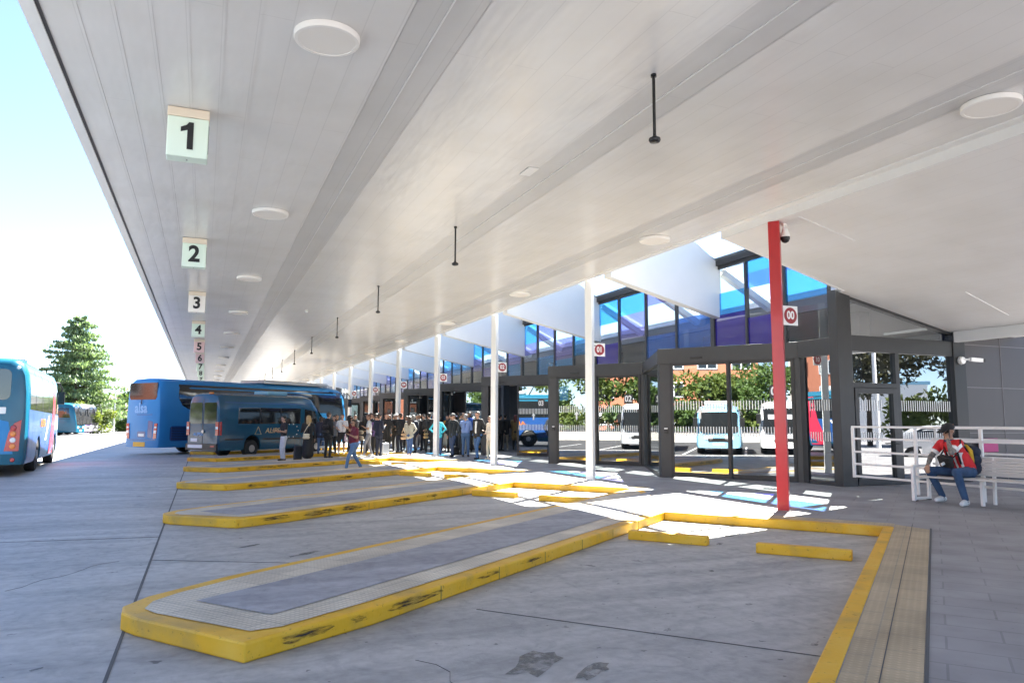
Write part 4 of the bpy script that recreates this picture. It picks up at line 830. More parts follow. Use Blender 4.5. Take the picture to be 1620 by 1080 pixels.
# ---- row opposite the doors: outside the picture on the left, seen mirrored in the entrance glass
gp = 'buses mirrored in the entrance doors'
v = simple_coach('bus', (-6.3 - 9 * .94, 6.7 - 9 * .34, 0), (.94, .34), 9, 2.62, m_vwhite, 'white bus with a destination board, mirrored in the right leaf of door 01', grp=gp, W=2.4, cat='bus')
v.end('destination_board', rrect(-.75, .75, 1.72, 1.95, .02), m_silver, True, off=.02)
v = simple_coach('bus', (-6.4 - 7 * .96, 9.85 - 7 * .28, 0), (.96, .28), 7, 2.42, m_pale, 'pale blue midibus with white roof pod, mirrored in the left leaf of door 01', grp=gp, W=2.2, roofm=m_pale, cat='bus')
b = MB(); b.slab([(3, -.7, 2.42), (5.5, -.7, 2.42), (5.5, .7, 2.42), (3, .7, 2.42)], .22); b.build('roof_unit', m_vwhite, v.t, bevel=.08)
v = simple_coach('bus', (-9.5 - 9 * .97, 13.0 - 9 * .25, 0), (.97, .25), 9, 3.0, m_sky, 'mid blue coach with a dark windscreen, mirrored at the edge of door 01', grp=gp, cat='bus')
v = simple_coach('bus', (-6.5 - 8 * .98, 16.7 - 8 * .2, 0), (.98, .2), 8, 2.65, m_silver, 'silver bus with a white roof, mirrored in door 02', grp=gp, roofm=m_vwhite, W=2.35, cat='bus')
# ---- white hatchback, mirrored in the end wall
def car(loc, hd, paint, label):
    L, W, H = 4.1, 1.74, 1.46; h = W / 2
    st = [(0, h - .2, .78), (.08, h - .08, .98), (.35, h - .02, 1.12), (.75, h - .06, 1.38), (1.3, h - .1, H), (2.0, h - .1, H - .01), (2.5, h - .06, 1.28), (3.0, h - .02, .98), (3.6, h - .06, .88), (3.95, h - .16, .76), (4.1, h - .3, .66)]
    v = Vehicle('car', L, W, st, paint, label, 'car', loc, Vector(hd).normalized(), (.72, 3.3), zb=.22, arch=.36)
    for sg in (1, -1):
        v.side('side_glass', [(.75, .98), (2.85, .95), (2.35, 1.28), (1.9, 1.36), (1.2, 1.38), (.95, 1.28)], m_vglass, sg, off=.008); v.side('door_seam', [(1.62, .4), (1.64, .4), (1.64, .95), (1.62, .95)], m_dark, sg)
        v.end('headlight', rrect(sg * .5 - .14, sg * .5 + .14, .6, .7, .03), m_head, True); v.end('tail_light', rrect(sg * .56 - .1, sg * .56 + .1, .68, .82, .02), m_tail)
    b = MB(); b.poly([(2.2, -.62, 1.40), (2.98, -.7, 1.0), (2.98, .7, 1.0), (2.2, .62, 1.40)]); b.v = [(x + .05, y, z + .03) for x, y, z in b.v]; b.build('windscreen', m_vglass, v.t, fix=False)
car((26.6, 1.6, 0), (.62, .79), m_vwhite, 'white hatchback mirrored in the glass end wall, above the bench')
# ================================================================== PLANTING AND FAR BACKGROUND
def leafmat(name, c, c2, tr=.25):
    m = mat(name, c, .6, noise=.4, scale=.9, col2=c2, thr=(.35, .65)); n = m.node_tree.nodes; l = m.node_tree.links; b = n['Principled BSDF']
    t = n.new('ShaderNodeBsdfTranslucent'); t.inputs[0].default_value = (c[0] * 1.6, c[1] * 1.6, c[2], 1); mx = n.new('ShaderNodeMixShader'); mx.inputs[0].default_value = tr
    out = [x for x in n if x.type == 'OUTPUT_MATERIAL'][0]; l.new(b.outputs[0], mx.inputs[1]); l.new(t.outputs[0], mx.inputs[2]); l.new(mx.outputs[0], out.inputs[0]); return m
m_leaf = leafmat('leaf_mid', (.09, .15, .03), (.035, .07, .014)); m_leafy = leafmat('leaf_light', (.15, .19, .035), (.05, .09, .015)); m_con = leafmat('cedar_needles', (.17, .25, .12), (.055, .10, .05), .25); m_leafd = leafmat('leaf_dark', (.05, .05, .03), (.018, .022, .012))
m_bark = mat('bark', (.09, .07, .05), .9, noise=.4, scale=5)
def leaves(pts, nrm, size, rng, asp=1.6):
    n = len(pts); a = rng.normal(size=(n, 3)); a /= np.linalg.norm(a, axis=1)[:, None]; bb = np.cross(a, nrm + rng.normal(size=(n, 3)) * .35); bb /= np.maximum(np.linalg.norm(bb, axis=1)[:, None], 1e-6)
    a = np.cross(bb, a); sz = size * rng.uniform(.6, 1.4, (n, 1)); A = a * sz; B = bb * sz / asp
    v = np.stack([pts - A, pts + B * .8, pts + A, pts - B * .8], 1).reshape(-1, 3); f = np.arange(4 * n).reshape(n, 4); return v, f
def leafobj(name, v, f, m, parent):
    me = bpy.data.meshes.new(name); me.from_pydata(v.tolist(), [], f.tolist()); me.materials.append(m); me.update(); o = bpy.data.objects.new(name, me); C.objects.link(o); o.parent = parent; return o
def tree(name, loc, H, R, m, label, cat, seed, n=5200, size=.17, trunk=.18, base=.25, group=None, blobs=16):
    rng = np.random.default_rng(seed); t = empty(name, loc, 0, label, cat, group)
    b = MB(); top = H * .75; b.tube([(0, 0, 0), (.05, .02, H * base), (.12, -.05, H * .5), (.1, .05, top)], [trunk, trunk * .8, trunk * .5, trunk * .15], n=8)
    cs = []
    for i in range(blobs):
        a = rng.uniform(0, 6.28); rr = R * math.sqrt(rng.uniform(0.02, .8)); z = H * rng.uniform(base + .05, .9); k = 1 - abs((z / H - .55)) * 1.1; c = np.array([rr * math.cos(a) * k, rr * math.sin(a) * k, z]); cs.append((c, R * rng.uniform(.25, .5)))
        if i % 2 == 0: b.tube([(0.05, 0, H * base + (z - H * base) * .35), tuple(c * np.array([.6, .6, 1]) + np.array([0, 0, -.3])), tuple(c)], [trunk * .35, trunk * .22, .02], n=6)
    b.build('trunk', m_bark, t, smooth=True)
    P = []; N = []
    for c, r in cs:
        k = int(n / blobs); d = rng.normal(size=(k, 3)); d /= np.linalg.norm(d, axis=1)[:, None]; rad = r * rng.uniform(.45, 1.1, (k, 1)) ** .6; p = c + d * rad * np.array([1, 1, .75]); P.append(p); N.append(d)
    v, f = leaves(np.concatenate(P), np.concatenate(N), size, rng); leafobj('crown', v, f, m, t); return t
def conifer(loc, H, R, seed, label):
    rng = np.random.default_rng(seed); t = empty('cedar_tree', loc, 0, label, 'tree'); b = MB(); b.tube([(0, 0, 0), (0, 0, H * .5), (.1, 0, H)], [.35, .2, .03], n=8); P = []; N = []
    nb = 78
    for i in range(nb):
        u = (i / nb) ** .8; z = H * (.07 + .92 * u); L = R * (1 - u) ** .62 * rng.uniform(.6, 1.15) + .3; a = i * 2.4 + rng.uniform(-.4, .4); tip = np.array([math.cos(a) * L, math.sin(a) * L, z - .05 * L + rng.uniform(-.2, .5)])
        if i % 3 == 0: b.tube([(0, 0, z), tuple(tip * np.array([.5, .5, 1])), tuple(tip)], [.07, .05, .015], n=5)
        k = int(60 + 190 * L / R); s_ = rng.uniform(.12, 1.02, (k, 1)) ** .8; c = np.array([0, 0, z]) + s_ * (tip - np.array([0, 0, z])); perp = np.array([-math.sin(a), math.cos(a), 0]); wd = .42 * L * (1 - .55 * s_) * .55 + .12
        P.append(c + perp * rng.normal(size=(k, 1)) * wd + np.array([0, 0, 1]) * rng.normal(size=(k, 1)) * .10); N.append(np.tile([0, 0, 1.], (k, 1)))
    b.build('trunk', m_bark, t, smooth=True); v, f = leaves(np.concatenate(P), np.concatenate(N), .27, rng, 2.2); leafobj('crown', v, f, m_con, t)
conifer((-15.6, 112, 0), 15.2, 6.6, 3, 'tall cedar with layered branches behind the parked coaches')
conifer((-16.0, 116, 0), 12.9, 5.2, 8, 'shorter second cedar top just behind the tall cedar')
tree('shrub', (-12.2, 100, 0), 3.6, 2.4, m_leafy, 'yellow-green bush beside the cedar trunk, right of the parked coaches', 'shrub', 5, 4200, .16, .08, .05)
tree('shrub', (-10.2, 118, 0), 3.2, 2.2, m_leaf, 'green bush behind the bollard box near the pole', 'shrub', 6, 3000, .16, .08, .05)
gp = 'trees on the far side beyond the station'
for i, (x, y, h_, r_) in enumerate([(-14, 190, 9, 6), (-22, 170, 8, 5), (-6, 200, 10, 6), (2, 210, 9, 6), (-30, 160, 8, 5), (-38, 150, 9, 6)]):
    tree('tree', (x, y, 0), h_, r_, [m_leaf, m_leafy][i % 2], ['rounded green tree far behind the pole', 'pale green tree far behind the cedar', 'broad green tree far behind the big coach', 'far green tree in line with the canopy end', 'far pale green tree left of the cedar', 'far green tree at the left edge behind the teal coach'][i], 'tree', 20 + i, 2600, .4, .25, .15, gp)
# hills
m_hill = mat('hill_green', (.10, .14, .09), .95, noise=.4, scale=.02, col2=(.16, .17, .11)); b = MB(); nx, ny = 60, 10
rng = np.random.default_rng(2); ph = rng.uniform(0, 6, 6)
for i in range(nx + 1):
    for j in range(ny + 1):
        x = -900 + 1700 * i / nx; u = j / ny; z = (math.sin(math.pi * min(u * .5, .5)) ** 1.5) * (34 + 12 * math.sin(x * .006 + ph[0]) + 7 * math.sin(x * .017 + ph[1]) + 3 * math.sin(x * .05 + ph[2])) - 1; b.v.append((x, 850 + 500 * u, z))
for i in range(nx):
    for j in range(ny): k = i * (ny + 1) + j; b.f.append((k, k + ny + 1, k + ny + 2, k + 1)); b.m.append(0)
b.build('hills', m_hill, smooth=True)['kind'] = 'structure'
# pole, boxes, kiosk
t = empty('lamp_post', (-11.0, 112, 0), 0, 'tall pale street pole right of the cedar', 'street lamp'); b = MB(); b.tube([(0, 0, 0), (0, 0, 9)], [.12, .07], n=10); b.build('pole', m_white, t, smooth=40); b = MB(); b.tube([(0, 0, 8.9), (.5, -.2, 9.2), (1.2, -.5, 9.25)], .05); b.obox((1.4, -.6, 9.24), (.93, -.37, 0), (.37, .93, 0), .35, .12, .06); b.build('lamp_head', m_white, t)
t = empty('utility_cabinet', (-12.0, 104, 0), 0, 'grey utility cabinet standing beside the tall pole', 'cabinet'); b = MB(); b.box(-.5, .3, -.3, .3, 0, 2.0); b.build('cabinet', m_silver, t, bevel=.03); b = MB(); b.box(-.55, .35, -.35, .35, 2.0, 2.08); b.build('lid', m_white, t)
m_brick = mat('brick_orange', (.42, .15, .07), .8, noise=.25, scale=1.2); m_rooft = mat('roof_pink', (.5, .28, .24), .8)
t = empty('gate_house', (-9.2, 150, 0), 0, 'small gate house with red sign and pink roof, beyond the parked coaches', 'building'); b = MB(); b.box(-3, 3, -2, 2, 0, 3); b.build('wall', m_brick, t); b = MB(); b.prism([(-3.5, -2.5), (3.5, -2.5), (3.5, 2.5), (-3.5, 2.5)], 3, 3.2); b.add([(-3.5, -2.5, 3.2), (3.5, -2.5, 3.2), (3.5, 2.5, 3.2), (-3.5, 2.5, 3.2), (-2, 0, 5), (2, 0, 5)], [(0, 1, 5, 4), (2, 3, 4, 5), (1, 2, 5), (3, 0, 4)]); b.build('roof', m_rooft, t); b = MB(); b.box(-.8, 1, -2.1, -2.02, 1, 2.4); b.build('window', m_vglass, t)
b = MB(); b.box(1.2, 2.8, -2.12, -2.03, 1.6, 2.8); b.build('sign_board', m_red, t)
t = empty('low_wall', (-6, 140, 0), 0, 'long white low wall in front of the gate house', 'wall'); b = MB(); b.box(-8, 6, -.15, .15, 0, .9); b.build('wall', m_white, t); b = MB(); b.box(-8.05, 6.05, -.2, .2, .9, .98); b.build('coping', m_grey, t)
# far houses on the slope
m_hw = mat('house_wall', (.6, .55, .48), .8)
for i, (x, y, w_, h_) in enumerate([(-60, 330, 14, 8), (-36, 360, 18, 9), (-84, 300, 16, 10), (-12, 380, 20, 8)]):
    t = empty('house', (x, y, 0), .2 * i, ['cream house with a red roof far behind the cedar', 'wide cream house far behind the pole', 'tall cream house far left beyond the parked coaches', 'cream house far off in line with the big coach'][i], 'house', 'far cream houses')
    b = MB(); b.box(-w_ / 2, w_ / 2, -5, 5, 0, h_); b.build('wall', m_hw, t); b = MB(); b.add([(-w_ / 2 - .5, -5.5, h_), (w_ / 2 + .5, -5.5, h_), (w_ / 2 + .5, 5.5, h_), (-w_ / 2 - .5, 5.5, h_), (-w_ / 2, 0, h_ + 3), (w_ / 2, 0, h_ + 3)], [(0, 1, 5, 4), (2, 3, 4, 5), (1, 2, 5), (3, 0, 4)]); b.build('roof', m_rooft, t)
    for j in range(4):
        b = MB(); x0 = -w_ / 2 + 1.2 + j * (w_ - 2) / 4
        for z in (1.2, 4.4): b.box(x0, x0 + 1.3, -5.04, -4.98, z, z + 1.7)
        b.build('window', m_vglass, t)
# --- things mirrored in the glass doors (left of the frame)
m_asph = concrete_mat('asphalt', (.085, .085, .088), (.06, .06, .062), .8, .3, speck=False)
b = MB(); b.poly([(-70, -40, .004), (-6, -40, .004), (-6, 26, .004), (-12, 40, .004), (-70, 40, .004)]); b.build('asphalt_lot', m_asph)['kind'] = 'structure'
b = MB()
for y in (-2.6, 4.6, 8.2, 11.2, 14.6, 18.6, 22): b.bar((-17, y - 3, .008), (-6.4, y + .4, .008), .12, .002)
b.build('lot_marking', m_white)['kind'] = 'structure'
gp = 'hedge bushes mirrored in the doors'
for i in range(13): tree('shrub', (-34.2 + .3 * (i % 2), -12 + 4.3 * i, 0), 3.0 + .3 * (i % 3), 2.5, [m_leaf, m_leafy][i % 2], f'green hedge bush behind the low boundary wall, {(ORD + ["eleventh", "twelfth", "last"])[i]} of the row', 'shrub', 140 + i, 2200, .2, .06, .02, gp, 9)
t = empty('boundary_wall', (-29, 10, 0), 0, 'low cream boundary wall mirrored in the doors behind the buses', 'wall'); b = MB(); b.box(-.15, .15, -30, 40, 0, .8); b.build('wall', m_hw, t); b = MB(); b.box(-.2, .2, -30, 40, .8, .86); b.build('coping', m_grey, t)
gp = 'trees mirrored in the entrance doors'
for i, (x, y, h_, r_, mm) in enumerate([(-36, -9, 7.6, 3.8, m_leafy), (-37, -3.2, 6.6, 3.6, m_leaf), (-36, 2.5, 6.4, 3.4, m_leafy), (-37, 8.5, 8.4, 3.8, m_leaf), (-36.5, 14.5, 8.8, 3.8, m_leafy), (-37, 20.5, 8.6, 3.9, m_leaf), (-36.5, 27, 9, 4, m_leafy), (-37, 34, 8.6, 4, m_leaf), (-36, 42, 8.8, 4, m_leafy)]):
    tree('tree', (x, y, 0), h_, r_, mm, f'leafy street tree mirrored in the doors, {ORD[i]} of the row from the right', 'tree', 60 + i, 5200, .2, .16, .15, gp)
def block(loc, rz, w_, d_, h_, wallm, label, nfl, nwin, seed):
    t = empty('apartment_block', loc, rz, label, 'building'); b = MB(); b.box(-w_ / 2, w_ / 2, -d_ / 2, d_ / 2, 0, h_); b.build('wall', wallm, t); b = MB(); b.box(-w_ / 2 - .3, w_ / 2 + .3, -d_ / 2 - .3, d_ / 2 + .3, h_, h_ + .4); b.build('roof_slab', m_white, t)
    for f in range(nfl):
        for j in range(nwin):
            x = -w_ / 2 + (j + .5) * w_ / nwin; z = 1.2 + f * 3.1; wd = min(1.2, w_ / nwin * .3)
            q = MB()
            for (xa, xb, za, zb) in ((-wd, -wd + .12, 0, 1.7), (wd - .12, wd, 0, 1.7), (-.06, .06, 0, 1.7), (-wd, wd, 0, .12), (-wd, wd, 1.58, 1.7)): q.box(x + xa, x + xb, -d_ / 2 - .08, -d_ / 2 + .02, z + za, z + zb)
            wf = q.build('window', m_vwhite, t); q = MB(); q.poly([(x - wd, -d_ / 2 - .015, z), (x + wd, -d_ / 2 - .015, z), (x + wd, -d_ / 2 - .015, z + 1.7), (x - wd, -d_ / 2 - .015, z + 1.7)]); q.build('pane', m_vglass, wf, fix=False)
            if (j + f * 2 + seed) % 3 == 0: q = MB(); q.box(x - wd, x + wd, -d_ / 2 - .05, -d_ / 2 - .02, z + .7, z + 1.6); q.build('blind', m_vwhite, wf)
m_br2 = mat('brick_salmon', (.55, .20, .11), .8, noise=.12, scale=3)
block((-58, 3, 0), math.pi / 2 + .1, 22, 10, 19, m_br2, 'orange brick apartment block with white windows, mirrored in door 01', 6, 6, 1)
block((-62, -26, 0), math.pi / 2 + .2, 20, 10, 14, m_hw, 'pale apartment block mirrored beside the orange one', 4, 5, 0)
block((-52, 64, 0), math.pi / 2 - .5, 26, 10, 20, m_br2, 'orange brick block mirrored in the side pane by the corner post', 6, 7, 2)
# --- things mirrored in the end wall (behind and right of the camera)
gp = 'planting mirrored in the glass end wall'
for i, (x, y, h_, r_, mm) in enumerate([(40.5, -7.6, 3.2, 2.6, m_leafy), (43.6, -5.6, 3.0, 2.4, m_leafy), (46.5, -3.4, 3.2, 2.5, m_leaf)]):
    tree('shrub', (x, y, 0), h_, r_, mm, f'sunny green bush behind the white hatchback, {["left", "middle", "right"][i]} one as mirrored', 'shrub', 80 + i, 3600, .16, .06, .03, gp)
for i, (x, y, h_, r_) in enumerate([(36.5, -8.5, 8.5, 3.8), (42, -3.5, 8.8, 4.2), (49.5, 1.5, 9, 4.4), (34, -14, 8, 3.6)]):
    tree('tree', (x, y, 0), h_, r_, m_leafd, f'dark purple-leaved tree {["above the hatchback", "behind the bushes", "at the right", "at the left"][i]}, mirrored in the end wall', 'tree', 90 + i, 5200, .17, .16, .4, gp)
t = empty('warehouse', (56, -34, 0), .68, 'white low building mirrored in the framed end-wall door', 'building'); b = MB(); b.box(-14, 10, -6, 6, 0, 5); b.build('wall', m_vwhite, t); b = MB(); b.box(-14.2, 10.2, -6.2, 6.2, 5, 5.3); b.build('roof', m_pale, t); b = MB(); b.box(-10, -7, 5.96, 6.04, 1, 2.6); b.build('window', m_vglass, t)
t = empty('lamp_post', (33.9, -5.6, 0), 0, 'pale pole mirrored in the framed end-wall door', 'street lamp'); b = MB(); b.tube([(0, 0, 0), (0, 0, 8)], [.13, .1], n=12); b.build('pole', m_vwhite, t, smooth=40); b = MB(); b.lathe([(.25, 0), (.25, .06), (.15, .1)], n=12); b.build('base', m_grey, t)
# ================================================================== PEOPLE
SKIN = {'l': (.52, .30, .21), 'm': (.40, .22, .14), 'd': (.20, .10, .06)}
_mc = {}
def pm(kind, col, rough=.75, bump=.35):
    key = (kind, tuple(round(c, 3) for c in col))
    if key not in _mc: _mc[key] = mat(kind, col, rough, noise=.18, scale=11, bump=bump if kind != 'skin' else 0, bscale=30)
    return _mc[key]
def cap_mesh(b, a, c, ra, rc, seg=12):
    a = Vector(a); c = Vector(c); d = c - a; L = d.length
    if L < 1e-5: d = Vector((0, 0, 1)); 
    d = d.normalized(); u = Vector((1, 0, 0)) if abs(d.x) < .8 else Vector((0, 1, 0)); p = d.cross(u).normalized(); q = d.cross(p); prof = []
    for i in range(0, 5): t = math.pi / 2 * (1 - i / 4); prof.append((ra * math.cos(t), -ra * math.sin(t), 0))
    for i in range(0, 5): t = math.pi / 2 * i / 4; prof.append((rc * math.cos(t), rc * math.sin(t), 1))
    vs = [a + d * prof[0][1]]; n = len(prof)
    for r, h, w_ in prof[1:-1]:
        o = (c if w_ else a) + d * h
        for k in range(seg): t = 2 * math.pi * k / seg; vs.append(o + (p * math.cos(t) + q * math.sin(t)) * r)
    vs.append(c + d * rc); m = len(vs) - 1; fs = []
    for k in range(seg): fs.append((0, 1 + (k + 1) % seg, 1 + k)); fs.append((m, m - seg + k, m - seg + (k + 1) % seg))
    for i in range(n - 3):
        for k in range(seg): fs.append((1 + i * seg + k, 1 + i * seg + (k + 1) % seg, 1 + (i + 1) * seg + (k + 1) % seg, 1 + (i + 1) * seg + k))
    b.add(vs, fs)
def blend_mesh(name, caps, mats, parent, voxel, smooth=5):
    """caps: (a, b, ra, rb, material index): one continuous skin grown over tapered capsules"""
    b = MB()
    for a, c, ra, rc, m in caps: cap_mesh(b, a, c, ra, rc)
    me = bpy.data.meshes.new('tmp'); me.from_pydata(b.v, [], b.f); o = bpy.data.objects.new('tmp', me); C.objects.link(o)
    r = o.modifiers.new('r', 'REMESH'); r.mode = 'VOXEL'; r.voxel_size = voxel; s = o.modifiers.new('s', 'SMOOTH'); s.factor = .5; s.iterations = smooth
    bpy.context.view_layer.update(); res = bpy.data.meshes.new_from_object(o.evaluated_get(bpy.context.evaluated_depsgraph_get())); bpy.data.objects.remove(o); bpy.data.meshes.remove(me)
    res.name = name; n = len(res.polygons); ct = np.empty(n * 3, np.float32); res.polygons.foreach_get('center', ct); ct = ct.reshape(-1, 3); best = np.full(n, 1e9); lab = np.zeros(n, np.int32)
    for a, c, ra, rc, m in caps:
        a = np.array(a, float); d = np.array(c, float) - a; L2 = max(d @ d, 1e-9); t = np.clip(((ct - a) @ d) / L2, 0, 1); ds = np.linalg.norm(ct - a - t[:, None] * d, axis=1) - (ra + (rc - ra) * t)
        k = ds < best; best[k] = ds[k]; lab[k] = m
    res.materials.clear()
    for m in mats: res.materials.append(m)
    res.polygons.foreach_set('material_index', lab); res.polygons.foreach_set('use_smooth', [True] * n); res.update()
    q = bpy.data.objects.new(name, res); C.objects.link(q); q.parent = parent; return q
ARM = {'down': ((.06, -.03, -.29), (.07, .05, -.54)), 'phone': ((.06, .01, -.28), (-.07, .23, -.17)), 'low': ((.07, -.04, -.28), (-.09, .18, -.36)), 'pocket': ((.11, -.09, -.26), (.04, .02, -.47)),
       'cross': ((.06, .05, -.27), (-.25, .20, -.25)), 'ear': ((.10, .12, -.23), (-.06, .10, .09)), 'up': ((.08, .20, .08), (-.03, .26, .33)), 'gest': ((.04, .05, -.28), (.0, .32, -.24)), 'hip': ((.18, -.06, -.24), (.0, .03, -.40)), 'back': ((.10, -.10, -.26), (-.10, -.17, -.42)), 'swing': ((.07, .06, -.28), (.04, .24, -.44)), 'bag': ((.05, -.02, -.29), (.02, .13, -.45))}
LEG = {'stand': ((0, 0), (.02, 0)), 'apart': ((.06, .02), (.06, -.02)), 'walk': ((0, .30), (0, -.30)), 'cross': ((-.05, .06), (.0, -.02)), 'step': ((.02, .16), (.02, -.12))}
IX = {'skin': 0, 'top': 1, 'bottom': 2, 'shoe': 3, 'inner': 4, 'eye': 5, 'lip': 6}
def hand(caps, w_, d, s, S_=1.0, grip=.35, palm_n=None):
    d = Vector(d).normalized(); side = Vector((0, 1, 0)) if abs(d.y) < .7 else Vector((1, 0, 0)); side = (side - d * side.dot(d)).normalized(); nrm = d.cross(side) * (-s); w_ = Vector(w_)
    pc = w_ + d * .075 * S_
    for k in (-1, 0, 1): caps.append((w_ + side * .014 * k * S_, pc + side * .024 * k * S_, .017 * S_, .014 * S_, 0))
    for k, ln in zip((-1.5, -.5, .5, 1.5), (.060, .074, .078, .07)):
        p0 = pc + side * .0185 * k * S_; p1 = p0 + (d + nrm * grip * .5).normalized() * ln * .5 * S_; p2 = p1 + (d + nrm * grip * 1.8).normalized() * ln * .5 * S_
        caps.append((p0, p1, .0095 * S_, .009 * S_, 0)); caps.append((p1, p2, .009 * S_, .0075 * S_, 0))
    t0 = w_ + side * .028 * S_ + d * .02; t1 = t0 + (d * .6 + side * .7 + nrm * .3).normalized() * .045 * S_; t2 = t1 + (d + side * .25 + nrm * .4).normalized() * .032 * S_; caps.append((t0, t1, .013 * S_, .011 * S_, 0)); caps.append((t1, t2, .011 * S_, .009 * S_, 0))
def head(caps, hc, f, S_=1.0, hair='short', up=(0, 0, 1)):
    """head centre hc, facing f; returns hair capsules"""
    f = Vector(f).normalized(); up = Vector(up).normalized(); up = (up - f * up.dot(f)).normalized(); r = f.cross(up); hc = Vector(hc)
    q = lambda x, y, z: tuple(hc + (r * x + f * y + up * z) * S_)
    c = caps.append
    c((q(0, -.02, .025), q(0, .015, .03), .083 * S_, .078 * S_, 0)); c((q(0, .01, -.02), q(0, .045, -.075), .066 * S_, .036 * S_, 0)); c((q(-.03, .02, -.05), q(.03, .02, -.05), .042 * S_, .042 * S_, 0))
    c((q(0, .088, .005), q(0, .105, -.028), .010 * S_, .014 * S_, 0)); c((q(-.03, .078, .026), q(.03, .078, .026), .012 * S_, .012 * S_, 0))
    for s in (-1, 1):
        c((q(.08 * s, -.008, .012), q(.083 * s, -.014, -.022), .014 * S_, .010 * S_, 0)); c((q(.031 * s, .083, .010), q(.034 * s, .083, .010), .0105 * S_, .0105 * S_, 5))
    c((q(-.02, .083, -.055), q(.02, .083, -.055), .009 * S_, .009 * S_, 6))
    h = []
    if hair != 'bald': h += [(q(0, -.03, .045), q(0, .012, .058), .083 * S_, .071 * S_, 0), (q(0, -.045, .0), q(0, -.04, -.03), .07 * S_, .055 * S_, 0), (q(-.06, -.02, .02), q(-.058, -.01, .045), .03 * S_, .03 * S_, 0), (q(.06, -.02, .02), q(.058, -.01, .045), .03 * S_, .03 * S_, 0)]
    else: h += [(q(-.065, -.035, .0), q(.065, -.035, .0), .024 * S_, .024 * S_, 0), (q(0, -.07, -.01), q(0, -.06, -.03), .04 * S_, .03 * S_, 0)]
    if hair in ('long', 'tail'): h += [(q(-.055, -.05, -.02), q(-.06, -.05, -.19), .045 * S_, .035 * S_, 0), (q(.055, -.05, -.02), q(.06, -.05, -.19), .045 * S_, .035 * S_, 0), (q(0, -.07, 0), q(0, -.085, -.24), .065 * S_, .045 * S_, 0)]
    if hair == 'bob': h += [(q(-.065, -.03, .02), q(-.07, -.02, -.09), .035 * S_, .03 * S_, 0), (q(.065, -.03, .02), q(.07, -.02, -.09), .035 * S_, .03 * S_, 0), (q(0, -.06, 0), q(0, -.06, -.10), .07 * S_, .05 * S_, 0)]
    if hair == 'bun': h += [(q(0, -.1, .07), q(0, -.11, .07), .045 * S_, .045 * S_, 0)]
    if hair == 'beard': h += [(q(-.05, .04, -.06), q(.05, .04, -.06), .028 * S_, .028 * S_, 0), (q(0, .06, -.1), q(0, .055, -.09), .03 * S_, .03 * S_, 0)]
    return h
